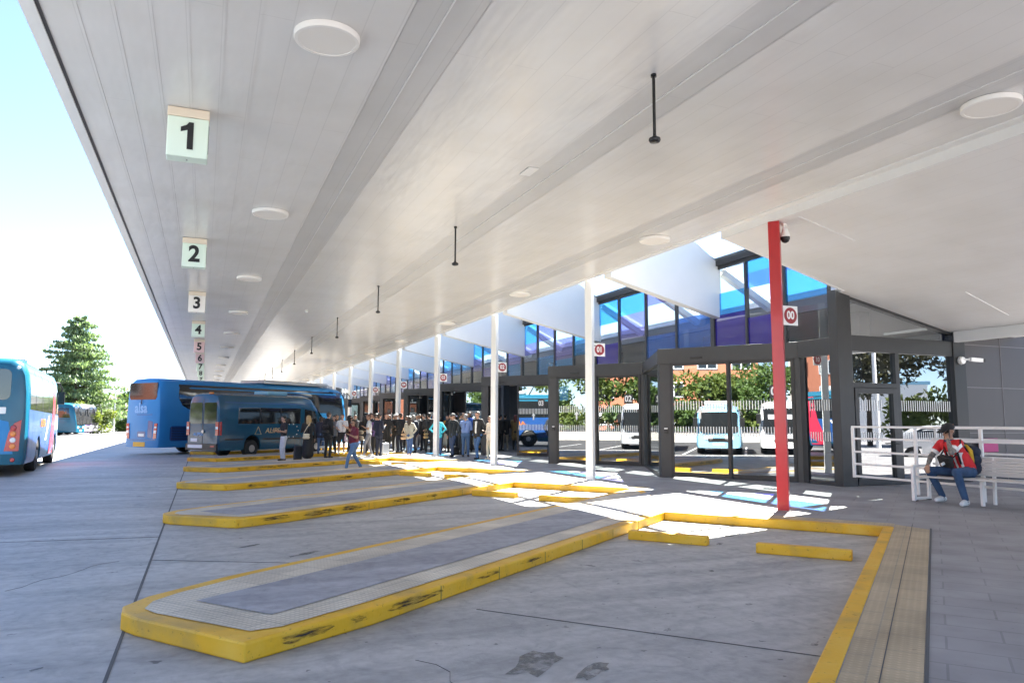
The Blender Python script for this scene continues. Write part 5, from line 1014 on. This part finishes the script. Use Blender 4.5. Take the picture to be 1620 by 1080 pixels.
def person(pos, face, label, top, bottom, H=1.75, skin='l', hair='short', hairc=(.02, .014, .01), arms=('down', 'down'), legs='stand', shoe=(.02, .02, .02), style='tshirt', btype='trousers', inner=None, voxel=.0125, look=None, heavy=0, group='people waiting by the bus station doors', cap=None, glasses=False):
    face = Vector((face[0], face[1], 0)).normalized(); t = empty('person', pos, math.atan2(face.y, face.x) - math.pi / 2, label, 'person', group); k = H / 1.75; caps = []; J = lambda x, y, z: Vector((x, y, z)) * k; c = caps.append; hv = heavy
    T, B_, SH_ = IX['top'], IX['bottom'], IX['shoe']; jacket = style in ('jacket', 'coat', 'blazer', 'hoodie'); e = .018 if jacket else 0
    lg = LEG[legs]; hips = []
    for s, (dx, dy) in zip((-1, 1), lg):
        hip = J(.088 * s, 0, .90); lift = 0; an = J((.10 + dx) * s if legs != 'cross' else (.09 * s + dx), dy, .085); 
        if dy < -.2: an = an + J(0, 0, .05)
        kn = (hip + an) / 2 + J(.0, .045 + abs(dy) * .12, .0); hips.append(hip)
        if btype in ('trousers', 'jeans'):
            c((hip, kn, (.092 + hv * .5) * k, .063 * k, B_)); c((kn, an + J(0, 0, .02), .064 * k, .05 * k, B_))
        elif btype == 'shorts':
            c((hip, kn + J(0, 0, .04), .098 * k, .08 * k, B_)); c((kn, kn.lerp(an, .35), .055 * k, .056 * k, 0)); c((kn.lerp(an, .35), an, .055 * k, .034 * k, 0))
        else:
            c((hip, kn, .08 * k, .055 * k, 0)); c((kn, kn.lerp(an, .35), .052 * k, .052 * k, 0)); c((kn.lerp(an, .35), an, .052 * k, .033 * k, 0))
        c((an + J(0, -.03, -.035), an + J(0, .07, -.045), .043 * k, .037 * k, SH_)); c((an + J(0, .07, -.047), an + J(.012 * s, .135, -.052), .038 * k, .031 * k, SH_)); c((an, an + J(0, 0, -.02), .042 * k, .042 * k, SH_))
    if btype == 'skirt': c((J(0, 0, .92), J(0, .0, .42), .15 * k, .20 * k, B_)); c((J(-.06, 0, .8), J(-.09, 0, .40), .13 * k, .15 * k, B_)); c((J(.06, 0, .8), J(.09, 0, .40), .13 * k, .15 * k, B_))
    if btype == 'dress': c((J(0, 0, .95), J(0, .0, .30), .14 * k, .19 * k, B_)); c((J(-.06, 0, .8), J(-.08, 0, .28), .12 * k, .15 * k, B_)); c((J(.06, 0, .8), J(.08, 0, .28), .12 * k, .15 * k, B_))
    # trunk
    c((J(-.07, -.01, .90), J(.07, -.01, .90), (.108 + hv) * k, (.108 + hv) * k, B_)); c((J(-.06, 0, 1.0), J(-.075, .0, 1.12), (.095 + e + hv) * k, (.098 + e + hv) * k, T)); c((J(.06, 0, 1.0), J(.075, 0, 1.12), (.095 + e + hv) * k, (.098 + e + hv) * k, T))
    if hv: c((J(0, .05, 1.05), J(0, .05, 1.15), (.11 + hv) * k, (.10 + hv) * k, T))
    c((J(-.085, .0, 1.14), J(-.105, -.005, 1.32), (.098 + e + hv * .6) * k, (.095 + e) * k, T)); c((J(.085, .0, 1.14), J(.105, -.005, 1.32), (.098 + e + hv * .6) * k, (.095 + e) * k, T)); c((J(-.17, -.01, 1.415), J(.17, -.01, 1.415), (.062 + e) * k, (.062 + e) * k, T)); c((J(-.08, 0, 1.44), J(.08, 0, 1.44), .06 * k, .06 * k, T))
    if style in ('jacket', 'blazer', 'hoodie', 'sweater', 'blouse', 'shirtout'): c((J(-.075, -.005, .86), J(-.07, 0, 1.0), (.115 + e * .6 + hv) * k, .108 * k, T)); c((J(.075, -.005, .86), J(.07, 0, 1.0), (.115 + e * .6 + hv) * k, .108 * k, T))
    if style == 'coat': c((J(-.08, -.005, .60), J(-.07, 0, 1.0), .128 * k, .112 * k, T)); c((J(.08, -.005, .60), J(.07, 0, 1.0), .128 * k, .112 * k, T))
    if style in ('blazer', 'jacket') and inner: c((J(0, .082, 1.0), J(0, .088, 1.36), .05 * k, .048 * k, IX['inner']))
    if style in ('hoodie',): c((J(-.05, -.07, 1.47), J(.05, -.07, 1.47), .05 * k, .05 * k, T))
    if style in ('shirt', 'blazer', 'polo'): c((J(-.03, .02, 1.475), J(.03, .02, 1.475), .052 * k, .052 * k, IX['inner'] if inner else T))
    c((J(0, -.01, 1.44), J(0, .012, 1.57), .052 * k, .05 * k, 0))
    sl = {'tshirt': .55, 'polo': .55, 'sleeveless': .05, 'shirtshort': .6}.get(style, 2)
    for s, a in zip((-1, 1), arms):
        sh = J(.185 * s, -.01, 1.405); E, W = ARM[a]; el = sh + J(E[0] * s, E[1], E[2]); wr = sh + J(W[0] * s, W[1], W[2]); ru, re, rw = (.054 + e * .6 + hv * .3) * k, (.042 + e * .6) * k, (.030 + (.010 if sl == 2 else 0) + e * .5) * k
        if sl == 2: c((sh, el, ru, re, T)); c((el, el.lerp(wr, .92), re, rw, T)); c((el.lerp(wr, .9), wr, .027 * k, .025 * k, 0))
        else:
            m_ = sh.lerp(el, sl); c((sh, m_, ru + .006, (ru * .5 + re * .5) + .012, T)); c((sh.lerp(el, sl * .7), el, re + .004, re - .002, 0)); c((el, wr, re - .002, .025 * k, 0))
        if a != 'pocket': hand(caps, wr, (wr - el).normalized() + Vector((0, .0, -.25 if a in ('down', 'bag', 'swing') else .05)), s, k)
        else: c((wr, wr + J(0, .02, -.05), .04 * k, .035 * k, B_))
    lk = look if look else (0, 1, -.08); hb = head(caps, J(0, .025, 1.635), lk, k * 1.02, hair)
    mats = [pm('skin', SKIN[skin], .5), pm('cloth', top), pm('cloth', bottom), pm('shoe', shoe, .5), pm('cloth', inner or top), pm('eye', (.03, .022, .018), .3), pm('skin', tuple(x * .72 for x in SKIN[skin]), .5)]
    blend_mesh('body', caps, mats, t, voxel)
    blend_mesh('hair', [h for h in hb], [pm('hair', hairc, .55)], t, voxel * .9, 3)
    L = Vector(lk).normalized(); U = Vector((0, 0, 1)); U = (U - L * U.dot(L)).normalized(); Rr = L.cross(U); hc = J(0, .025, 1.635)
    if cap:
        b = MB(); n = 14; rings = []
        for i in range(5):
            f = i / 4 * math.pi / 2
            rings.append([hc + (Rr * (math.cos(6.283 * j / n) * .098 * math.cos(f)) + L * (math.sin(6.283 * j / n) * .115 * math.cos(f) - .012) + U * (.045 + .085 * math.sin(f))) * k for j in range(n)])
        for r_ in rings: b.v += r_
        for i in range(4):
            for j in range(n): b.f.append((i * n + j, i * n + (j + 1) % n, (i + 1) * n + (j + 1) % n, (i + 1) * n + j)); b.m.append(0)
        b.slab([hc + (Rr * x + L * y + U * z) * k for x, y, z in ((-.075, .07, .05), (.075, .07, .05), (.06, .165, .035), (-.06, .165, .035))], .008); b.build('cap', pm('cloth', cap), t, smooth=True)
    if glasses:
        b = MB()
        for s in (-1, 1): b.obox(hc + (Rr * .034 * s + L * .100 + U * .012) * k, Rr, U, .024 * k, .017 * k, .003); b.bar(hc + (Rr * .06 * s + L * .095 + U * .016) * k, hc + (Rr * .082 * s + L * .0 + U * .016) * k, .004, .005)
        b.obox(hc + (L * .102 + U * .018) * k, Rr, U, .012, .003, .003); b.build('glasses', m_dark, t)
    return t
def to(p, q): return (q[0] - p[0], q[1] - p[1])
CAMV = (0, 0)
BK = (.012, .012, .014); NV = (.012, .016, .035); JE = (.06, .12, .24); JD = (.03, .055, .12); WH = (.74, .74, .72); BG = (.52, .44, .33); GR = (.22, .22, .23)
BR = (.05, .03, .018); BL = (.42, .28, .12); GY = (.32, .31, .30); BLK = (.012, .01, .009)
# the nearer figures, finer
NEAR = .009
person((2.95, 30.6, 0), (-1, -.35), 'young man in black t-shirt and white trousers, pointing beside the minibus', BK, (.62, .62, .66), 1.74, arms=('gest', 'gest'), shoe=BK, voxel=NEAR, hairc=BLK, look=(.35, .9, -.05))
person((3.75, 29.6, 0), (.15, 1), 'blonde woman in a long black dress, seen from behind, with a cream bag', BK, BK, 1.76, hair='long', hairc=BL, arms=('phone', 'down'), style='sweater', btype='dress', shoe=WH, voxel=NEAR, look=(-.3, .9, 0))
person((4.40, 23.6, 0), (-.97, -.2), 'woman in burgundy polo shirt and jeans, walking across the bay', (.14, .012, .03), (.10, .19, .34), 1.60, hair='tail', hairc=BR, arms=('phone', 'low'), legs='walk', style='polo', shoe=(.02, .02, .03), voxel=NEAR, heavy=.035, glasses=True, skin='m')
person((4.50, 29.6, .13), (.75, .65), 'bearded man in a black hoodie with black trousers, side on', BK, BK, 1.76, hair='beard', hairc=BR, arms=('phone', 'pocket'), style='hoodie', shoe=BK, voxel=NEAR)
person((9.53, 26.4, .15), (-.95, -.45), 'man with black jacket over white shirt, blue jeans', (.014, .014, .016), (.05, .12, .26), 1.77, arms=('pocket', 'pocket'), style='jacket', inner=WH, shoe=(.015, .015, .017), voxel=NEAR, hairc=BLK, legs='step', look=(-.2, .95, -.05))
person((9.80, 25.8, .15), (-.9, -.35), 'woman in cream blouse and cream trousers with sunglasses, beside a white column', (.70, .62, .52), (.62, .52, .38), 1.60, hair='bun', hairc=(.2, .13, .08), arms=('cross', 'low'), style='blouse', shoe=(.6, .52, .42), voxel=NEAR, glasses=True)
person((9.73, 28.4, .15), (.5, .85), 'grey-haired man in light blue shirt and blue trousers, seen from behind', (.20, .30, .58), (.06, .13, .27), 1.70, hair='short', hairc=GY, arms=('cross', 'cross'), style='shirt', shoe=BR, voxel=NEAR, heavy=.02)
person((9.27, 28.6, .15), (-.8, -.5), 'older man in a black cap and dark sweater with jeans', (.012, .02, .026), JD, 1.72, hair='short', hairc=GY, arms=('pocket', 'down'), style='sweater', shoe=BK, voxel=NEAR, cap=BK, legs='step', glasses=True)
# the crowd
person((5.36, 33.6, .13), (-.5, -.8), 'person in a grey top half hidden behind the man in the hoodie', GR, BK, 1.66, hair='long', hairc=BLK, arms=('phone', 'down'), style='sweater')
person((5.62, 33.0, .13), (-.3, -.95), 'young man in white t-shirt and black shorts with a dark shoulder strap', (.62, .62, .64), BK, 1.72, arms=('phone', 'low'), btype='shorts', shoe=WH, hairc=BR)
person((4.75, 33.2, .13), (.3, .9), 'woman in navy jacket and blue jeans next to the minibus nose', NV, JE, 1.62, hair='bob', hairc=BR, style='jacket', arms=('bag', 'bag'))
person((6.06, 33.4, .13), (.9, -.2), 'woman in a dark red blouse in the shade of the big coach', (.10, .012, .016), BK, 1.58, hair='long', hairc=BLK, arms=('phone', 'low'), style='tshirt', skin='m')
person((6.62, 33.2, .13), (.2, .95), 'woman with long black hair and a black outfit, seen from behind', BK, BK, 1.66, hair='long', hairc=BLK, style='blouse', arms=('low', 'down'))
person((6.30, 30.6, .13), (-.8, .3), 'short-haired man in a white t-shirt and grey trousers', (.62, .62, .63), (.20, .20, .22), 1.70, hair='short', hairc=(.12, .06, .04), arms=('phone', 'low'), style='tshirt', shoe=WH, skin='m', legs='step')
person((6.62, 30.2, .13), (.8, .5), 'man in a navy blue suit with his back turned', NV, NV, 1.72, arms=('low', 'phone'), style='blazer', inner=WH, shoe=BK, hairc=BR)
person((6.95, 32.2, .13), (.1, -1), 'person in a violet top behind the navy suit', (.12, .07, .20), BK, 1.64, hair='long', hairc=BR, style='sweater', arms=('low', 'low'))
person((7.55, 33.0, .13), (.3, -.9), 'man in a long black coat raising a white phone to his ear', BK, BK, 1.78, arms=('ear', 'pocket'), style='coat', shoe=GR, hairc=BLK)
person((8.40, 34.6, .13), (-.6, -.6), 'man in a black outfit and pale cap just left of the 04 column', BK, BK, 1.78, arms=('cross', 'cross'), style='jacket', shoe=BK, cap=(.5, .5, .5))
person((7.95, 30.4, .13), (.6, .75), 'woman in a cream blouse and blue jeans, carrying a tan handbag', (.42, .40, .33), (.04, .09, .22), 1.62, hair='long', hairc=BR, arms=('bag', 'hip'), style='blouse', shoe=(.45, .3, .3), legs='step')
person((8.75, 32.8, .13), (-.3, .9), 'grey-haired woman in a dark navy jacket and trousers', NV, NV, 1.70, hair='bob', hairc=(.16, .15, .145), arms=('low', 'down'), style='jacket')
person((8.95, 34.2, .13), (-.4, -.8), 'white-haired man in a dark coat behind the grey-haired woman', BK, GR, 1.68, hair='short', hairc=(.6, .6, .6), style='coat', arms=('down', 'down'))
person((9.75, 35.4, .15), (-.3, -.95), 'man in dark blazer, white shirt and tie with light grey trousers', (.018, .02, .026), (.50, .50, .52), 1.74, arms=('phone', 'low'), style='blazer', inner=WH, shoe=BR, skin='m')
person((9.36, 32.4, .15), (.35, .9), 'man in a black suit from behind, next to the 03 column', BK, BK, 1.78, arms=('low', 'down'), style='blazer', shoe=BK, hairc=BLK)
person((9.98, 33.6, .15), (-.7, -.5), 'woman with reddish hair looking over the black suit', GR, BK, 1.70, hair='bob', hairc=(.22, .09, .04), style='blouse', arms=('cross', 'cross'))
person((9.16, 30.3, .15), (.4, .85), 'woman in a turquoise blouse and blue trousers behind the 03 column', (.05, .48, .60), (.05, .10, .24), 1.62, hair='bob', hairc=BR, style='blouse', arms=('hip', 'hip'))
person((10.75, 34.0, .15), (-.75, -.6), 'woman with mustard cardigan over a white dress', (.42, .20, .03), (.60, .58, .50), 1.70, hair='long', hairc=BLK, style='jacket', inner=WH, btype='skirt', arms=('cross', 'low'), shoe=(.6, .55, .45))
person((10.50, 31.0, .15), (.3, .9), 'bald man with a reddish scalp in an olive shirt', (.09, .10, .06), GR, 1.80, hair='bald', hairc=(.3, .2, .15), style='shirt', arms=('low', 'low'), skin='l', shoe=BK)
person((11.25, 32.3, .17), (-.5, -.85), 'bearded man in a royal blue shirt and black trousers', (.02, .10, .46), BK, 1.80, hair='beard', hairc=BLK, style='shirt', arms=('pocket', 'down'), skin='m')
person((11.25, 34.3, .17), (.2, .95), 'person in black with both arms raised to take a photo', BK, BK, 1.72, arms=('up', 'up'), style='sweater', hairc=BLK)
person((10.40, 32.4, .15), (-.4, -.9), 'man in a black jacket between the mustard cardigan and the black cap', BK, BK, 1.74, style='jacket', arms=('pocket', 'pocket'), hairc=BR)
person((10.68, 34.9, .15), (-.6, .6), 'woman in dark green behind the 03 column', (.02, .05, .035), BK, 1.70, hair='long', hairc=BLK, style='blouse', arms=('down', 'low'))
person((6.85, 36.6, .13), (-.2, -.9), 'person in grey far back behind the long-haired woman', GR, BK, 1.72, style='sweater', arms=('down', 'down'))
person((7.6, 36.0, .13), (.5, -.8), 'dark-haired man in a white shirt far back near the coach front', (.55, .55, .55), GR, 1.74, style='shirt', arms=('phone', 'down'))
person((13.45, 33.4, .2), (.4, .9), 'man in a black jacket and beige trousers inside the open door', BK, (.40, .33, .24), 1.72, style='jacket', arms=('low', 'low'), shoe=WH, hairc=BLK)
person((13.95, 33.3, .2), (.5, .8), 'woman with a tan jacket inside the open door', (.25, .16, .06), BK, 1.68, hair='long', hairc=(.14, .03, .03), style='coat', arms=('low', 'low'))
person((12.95, 32.8, .2), (.9, .3), 'person in black with white stripes just inside the doorway', BK, BK, 1.68, style='jacket', inner=WH, arms=('low', 'down'))
person((13.9, 35.6, .2), (-.4, -.9), 'woman in a blue top deeper inside the hall', (.05, .16, .36), BK, 1.66, hair='bob', hairc=(.2, .05, .04), style='sweater', arms=('phone', 'low'))

fill = [((6.2, 34.6), 'bob', 'person in black with bobbed hair far back, left of the pale coach mirror'), ((7.15, 33.4), 'short', 'man in a dark suit just behind the violet top'), ((7.25, 34.8), 'short', 'dark figure in a coat behind the man on the white phone'), ((7.95, 34.2), 'bun', 'woman in black with a bun between the two black coats'), ((8.25, 33.2), 'short', 'man in charcoal sweater behind the cream blouse'), ((9.25, 35.9), 'long', 'long-haired woman in black far back beside the tie'), ((9.05, 36.8), 'short', 'man in dark grey jacket at the back near the open door'), ((10.2, 36.2), 'bob', 'person in charcoal left of the mustard cardigan at the back'), ((9.7, 34.4), 'short', 'man in black between the blazer and the reddish hair'), ((10.1, 30.2), 'short', 'man in a dark jacket half hidden by the light blue shirt'), ((10.9, 33.2), 'beard', 'bearded man in black behind the bald man'), ((5.95, 36.4), 'short', 'dark figure near the coach door'), ((8.0, 37.2), 'long', 'woman in black far back by the 05 column'), ((9.3, 38.6), 'short', 'man in black far back by the third doorway'), ((10.4, 38.2), 'bob', 'person in navy far back beside the return glass')]
for i, ((x, y), hr, lab) in enumerate(fill):
    cc = [BK, (.02, .02, .024), NV, (.03, .03, .032)][i % 4]
    person((x, y, .15), (math.cos(i * 2.1), math.sin(i * 2.1)), lab, cc, [BK, NV, BK, (.05, .05, .055)][(i + 1) % 4], 1.66 + .03 * (i * 7 % 5), hair=hr, hairc=[BLK, BR, BLK][i % 3], arms=[('low', 'down'), ('phone', 'low'), ('cross', 'cross'), ('pocket', 'down')][i % 4], style=['jacket', 'blazer', 'sweater', 'coat'][i % 4], inner=WH if i % 4 == 1 else None, skin='lm'[i % 2], voxel=.014)
# ------------------------------------------------------------------ the seated man
t = empty('person', (12.05, 8.95, .2), 0, 'man on the bench in a red and white striped shirt, jeans and cap, phoning', 'person')
O = Vector((12.05, 8.95, .2)); Wp = lambda x, y, z: Vector((x, y, z)) - O
m_jersey = pm('cloth', (.62, .012, .018), .7); m_jean = mat('denim', (.045, .10, .20), .85, noise=.55, scale=4, bump=.5, bscale=25, col2=(.02, .045, .10)); m_tat = mat('tattooed_skin', (.24, .20, .175), .6, noise=.5, scale=26, col2=(.10, .105, .10), thr=(.4, .6))
sk = pm('skin', SKIN['m'], .5); caps = []; c = caps.append
hipR, hipL = Wp(12.10, 9.03, .73), Wp(12.05, 8.82, .73); knR, knL = Wp(11.66, 9.27, .735), Wp(11.60, 8.72, .74); anR, anL = Wp(11.90, 9.24, .31), Wp(11.74, 8.70, .30)
for hp, kn, an, fd in ((hipR, knR, anR, Vector((-.95, -.18, 0))), (hipL, knL, anL, Vector((-.93, -.36, 0)))):
    c((hp, kn, .098, .072, 2)); c((kn, an, .074, .052, 2)); fd = fd.normalized(); c((an + fd * -.03 + Vector((0, 0, -.055)), an + fd * .08 + Vector((0, 0, -.062)), .056, .052, 3)); c((an + fd * .08 + Vector((0, 0, -.058)), an + fd * .19 + Vector((0, 0, -.066)), .052, .04, 3)); c((an + Vector((0, 0, -.01)), an + Vector((0, 0, -.05)), .045, .047, 3))
shR, shL = Wp(11.97, 9.26, 1.20), Wp(11.90, 8.87, 1.21)
c((hipR, hipL, .115, .115, 2))
lo, hi = Wp(12.08, 8.93, .80), Wp(11.95, 9.06, 1.17); ax = (shR - shL).normalized()
for k_ in (-1, 0, 1):
    for i in range(4): 
        a = lo.lerp(hi, i / 4) + ax * .075 * k_; b_ = lo.lerp(hi, (i + 1) / 4) + ax * .09 * k_; c((a, b_, .122 if i < 2 else .112, .12 if i < 2 else .105, 1))
c((shR, shL, .07, .07, 1)); neck = Wp(11.93, 9.06, 1.30); c((Wp(11.95, 9.06, 1.22), neck, .06, .055, 0))
elR, wrR = Wp(11.80, 9.34, .97), Wp(11.64, 9.28, .84); elL, wrL = Wp(11.66, 8.84, 1.06), Wp(11.75, 8.96, 1.27)
for sh, el, wr in ((shR, elR, wrR), (shL, elL, wrL)):
    c((sh, sh.lerp(el, .55), .075, .072, 1)); c((sh.lerp(el, .45), el, .052, .046, 4)); c((el, wr, .046, .031, 4))
hand(caps, wrR, (-.5, -.25, -.8), -1, 1.05, .5); hand(caps, wrL, (.25, .45, .85), 1, 1.05, .6)
hcen = Wp(11.90, 9.06, 1.415); fdir = Vector((-.93, .12, -.3)); hb = head(caps, hcen, fdir, 1.08, 'short')
ob = blend_mesh('body', caps, [sk, m_jersey, m_jean, pm('shoe', (.78, .78, .77), .5), m_tat, pm('eye', (.03, .02, .02), .3), pm('skin', (.3, .15, .1), .5)], t, .0075, 4)
# stripes, collar trim and sleeve trim as cloth colour of the shirt
me = ob.data; me.materials.append(pm('cloth', (.78, .77, .76))); me.materials.append(pm('cloth', (.03, .04, .16)))
yv = (shR - shL).normalized()
for p in me.polygons:
    if p.material_index == 1:
        q = Vector(p.center); s_ = (q - lo).dot(yv); arm_ = min((q - shR).length, (q - shL).length)
        if q.z + O.z < 1.06 and abs(math.fmod(abs(s_ + 5.0), .11) - .055) < .021: p.material_index = 7
        if (q - shR.lerp(elR, .60)).length < .085 and (q - shR).dot((elR - shR).normalized()) > (elR - shR).length * .545: p.material_index = 7
        if (q - shL.lerp(elL, .60)).length < .085 and (q - shL).dot((elL - shL).normalized()) > (elL - shL).length * .545: p.material_index = 7
        if (q - neck).length < .098: p.material_index = 8
blend_mesh('hair', hb, [pm('hair', BLK, .6)], t, .009, 3)
b = MB(); b.obox(shL.lerp(elL, .3) + Vector((-.02, -.078, .0)), (-.75, .0, -.45), (.4, .0, -.85), .045, .03, .004); b.build('sleeve_badge', m_decal, t)
L_ = fdir.normalized(); U_h = (Vector((0, 0, 1)) - L_ * L_.z).normalized(); R_h = L_.cross(U_h); n = 18; b = MB(); rings = []
for i in range(6):
    f = i / 5 * math.pi / 2; rings.append([hcen + R_h * (math.cos(6.283 * j / n) * .104 * math.cos(f)) + L_ * (math.sin(6.283 * j / n) * .122 * math.cos(f) - .012) + U_h * (.04 + .10 * math.sin(f)) for j in range(n)])
for r_ in rings: b.v += r_
for i in range(5):
    for j in range(n): b.f.append((i * n + j, i * n + (j + 1) % n, (i + 1) * n + (j + 1) % n, (i + 1) * n + j)); b.m.append(0)
b.slab([hcen + R_h * x + L_ * y + U_h * z for x, y, z in ((-.085, .07, .05), (.085, .07, .05), (.07, .18, .028), (.0, .2, .026), (-.07, .18, .028))], .009); cp = b.build('cap', [pm('cloth', BK), pm('cloth', (.7, .35, .05))], t, smooth=True)
b = MB(); b.obox(hcen - R_h * .0 - L_ * .118 + U_h * .075, R_h, U_h, .03, .015, .004); b.obox(hcen + R_h * .0995 + U_h * .062 - L_ * .03, L_, U_h, .022, .014, .004); b.build('badge', pm('cloth', (.75, .25, .05)), cp)
def shoe_mark(an, fd):
    b = MB(); fd = fd.normalized(); sd = Vector((-fd.y, fd.x, 0)); sd = sd if (sd.x * -1 + sd.y * -1) > 0 else -sd; b.tube([an + fd * (.04 + .022 * math.cos(a)) + sd * .05 + Vector((0, 0, -.05 + .022 * math.sin(a))) for a in [.7 + i * .55 for i in range(9)]], .005, n=5); b.build('shoe_mark', m_dark, t)
shoe_mark(anL, Vector((-.93, -.36, 0))); shoe_mark(anR, Vector((-.95, -.18, 0)))
# what he carries
o = MB(); o.obox((0, 0, 0), (.2, .1, .97), (.9, .2, -.2), .078, .005, .038); o = o.build('phone', m_dark, bevel=.004); o.location = O + wrL + Vector((.055, .045, .10)); tag(o, 'dark phone held to his ear by the man on the bench', 'phone')
t2 = empty('backpack', (12.22, 8.93, .98), 0, 'navy and yellow backpack on the back of the seated man', 'backpack'); A = []
for i in range(3): A.append((Vector((.03, .0, -.2 + i * .14)) - ax * .08, Vector((.03, 0, -.2 + i * .14)) + ax * .08, .125 - .01 * i, .125 - .01 * i, 0))
blend_mesh('bag_body', A, [pm('cloth', (.012, .02, .045))], t2, .012, 6)
blend_mesh('front_pocket', [(Vector((.1, -.03, -.18)) - ax * .06, Vector((.1, -.03, -.08)) + ax * .06, .085, .08, 0)], [pm('cloth', (.015, .03, .07))], t2, .012, 5)
b = MB(); b.tube([Vector((-.05, -.10, -.24)), Vector((-.10, -.115, -.05)), Vector((-.1, -.1, .1)), Vector((-.17, -.06, .22))], [.022, .035, .035, .02], n=8); b.build('side_panel', pm('cloth', (.60, .36, .02)), t2, smooth=True)
for s in (-1, 1):
    b = MB(); b.tube([Vector((-.06, 0, .17)) + ax * .1 * s, Vector((-.24, .06, .27)) + ax * .1 * s, Vector((-.36, .07, .16)) + ax * .11 * s, Vector((-.30, .05, -.12)) + ax * .13 * s], .017, n=7); b.build('strap', pm('cloth', BK), t2, smooth=True)
t3 = empty('shoulder_bag', (11.76, 9.03, .90), 0, 'black cross-body bag on the lap of the seated man', 'bag'); b = MB(); b.obox((0, 0, 0), (.15, .98, .1), (-.45, 0, .9), .125, .095, .045); b.build('pouch', pm('cloth', (.012, .012, .012)), t3, bevel=.02)
b = MB(); b.obox((-.03, -.02, .055), (.15, .98, .1), (-.45, 0, .9), .126, .05, .046); b.build('flap', pm('cloth', (.018, .018, .018)), t3, bevel=.02); b = MB(); b.obox((-.055, .0, -.03), (.15, .98, .1), (-.45, 0, .9), .012, .02, .048); b.build('tag', m_decal, t3)
b = MB(); b.tube([(0, -.12, .06), (.03, -.2, .14), (.06, -.24, .3), (.12, -.2, .38)], .012, n=6); b.tube([(0, .12, .06), (.1, .1, .2), (.13, .1, .42)], .012, n=6); b.build('strap', pm('cloth', BK), t3, smooth=True)
# bags and small things of the crowd
def bag(name, pos, rz, size, col, label, strap=None, cat='bag', flat=.12):
    q = empty(name, pos, rz, label, cat); w_, h_ = size; blend_mesh('pouch', [(Vector((-w_ / 2 + flat / 2, 0, -h_ * .25)), Vector((w_ / 2 - flat / 2, 0, -h_ * .25)), flat / 2, flat / 2, 0), (Vector((-w_ / 2 + flat / 2, 0, h_ * .2)), Vector((w_ / 2 - flat / 2, 0, h_ * .2)), flat / 2 * .85, flat / 2 * .85, 0)], [pm('leather', col, .55)], q, .012, 4)
    if strap: b = MB(); b.tube([Vector(s) for s in strap], .013, n=6); b.build('strap', pm('leather', col, .55), q, smooth=True)
    return q
bag('shoulder_bag', (3.66, 29.42, .98), .1, (.28, .22), (.62, .55, .42), 'cream crescent shoulder bag on the blonde woman', [(-.1, 0, .1), (0, -.02, .3), (.14, .02, .5), (.12, .12, .56)])
bag('handbag', (7.68, 30.28, .95), .5, (.3, .32), (.55, .36, .2), 'tan handbag hanging from the woman in the cream blouse', [(-.1, 0, .14), (.0, .0, .32), (.1, .02, .14)])
bag('straw_bag', (9.18, 32.2, .93), .3, (.26, .3), (.42, .28, .13), 'round straw bag beside the man in the black suit', [(-.08, 0, .14), (.0, .0, .3), (.08, .02, .14)])
bag('carrier_bag', (4.78, 32.7, .36), .2, (.34, .42), (.62, .62, .62), 'white plastic carrier bag near the minibus nose', [(-.09, 0, .18), (-.05, 0, .34), (.05, 0, .34), (.09, 0, .18)])
bag('holdall', (9.9, 30.2, .33), .4, (.5, .34), BK, 'black holdall on the pavement behind the man in the cap', None, flat=.26)
bag('backpack', (4.62, 23.66, 1.12), -1.35, (.28, .4), (.45, .36, .25), 'pale backpack worn by the woman in burgundy', [(-.06, -.05, .2), (-.1, -.2, .3), (-.1, -.28, .15)], 'backpack', .16)
bag('backpack', (4.38, 29.45, 1.25), -.7, (.3, .45), BK, 'black backpack on the bearded man in the hoodie', None, 'backpack', .18)
t = empty('suitcase', (7.1, 31.2, .13), .5, 'small silver suitcase standing by the navy suit', 'suitcase'); b = MB(); b.box(-.19, .19, -.11, .11, .05, .52); b.build('shell', m_silver, t, bevel=.05)
b = MB(); b.tube([(-.08, .08, .5), (-.08, .08, .62), (.08, .08, .62), (.08, .08, .5)], .01); b.build('handle', m_dark, t); b = MB()
for s in (-1, 1): b.lathe([(.03, -.01), (.03, .01)], c=(.14 * s, 0, .03), axis='x', n=12)
b.build('wheel', m_dark, t)
t = empty('suitcase', (3.42, 29.7, 0), .2, 'dark trolley case with a long handle left of the blonde woman', 'suitcase'); b = MB(); b.box(-.16, .12, -.12, .12, .05, .6); b.build('shell', pm('cloth', (.01, .012, .02)), t, bevel=.04); b = MB(); b.tube([(-.12, .08, .58), (-.12, .08, 1.0), (.08, .08, 1.0), (.08, .08, .58)], .01); b.build('handle', m_dark, t)
t = empty('bottle', (4.10, 23.46, .93), 0, 'clear water bottle with a pink label carried by the woman in burgundy', 'bottle'); b = MB(); b.lathe([(.03, 0), (.032, .02), (.032, .14), (.013, .18), (.013, .2)], n=14); b.build('bottle', pm('plastic', (.6, .4, .42), .2), t, smooth=40); b = MB(); b.lathe([(.015, .2), (.015, .22)], n=12); b.build('cap', m_decal, t)
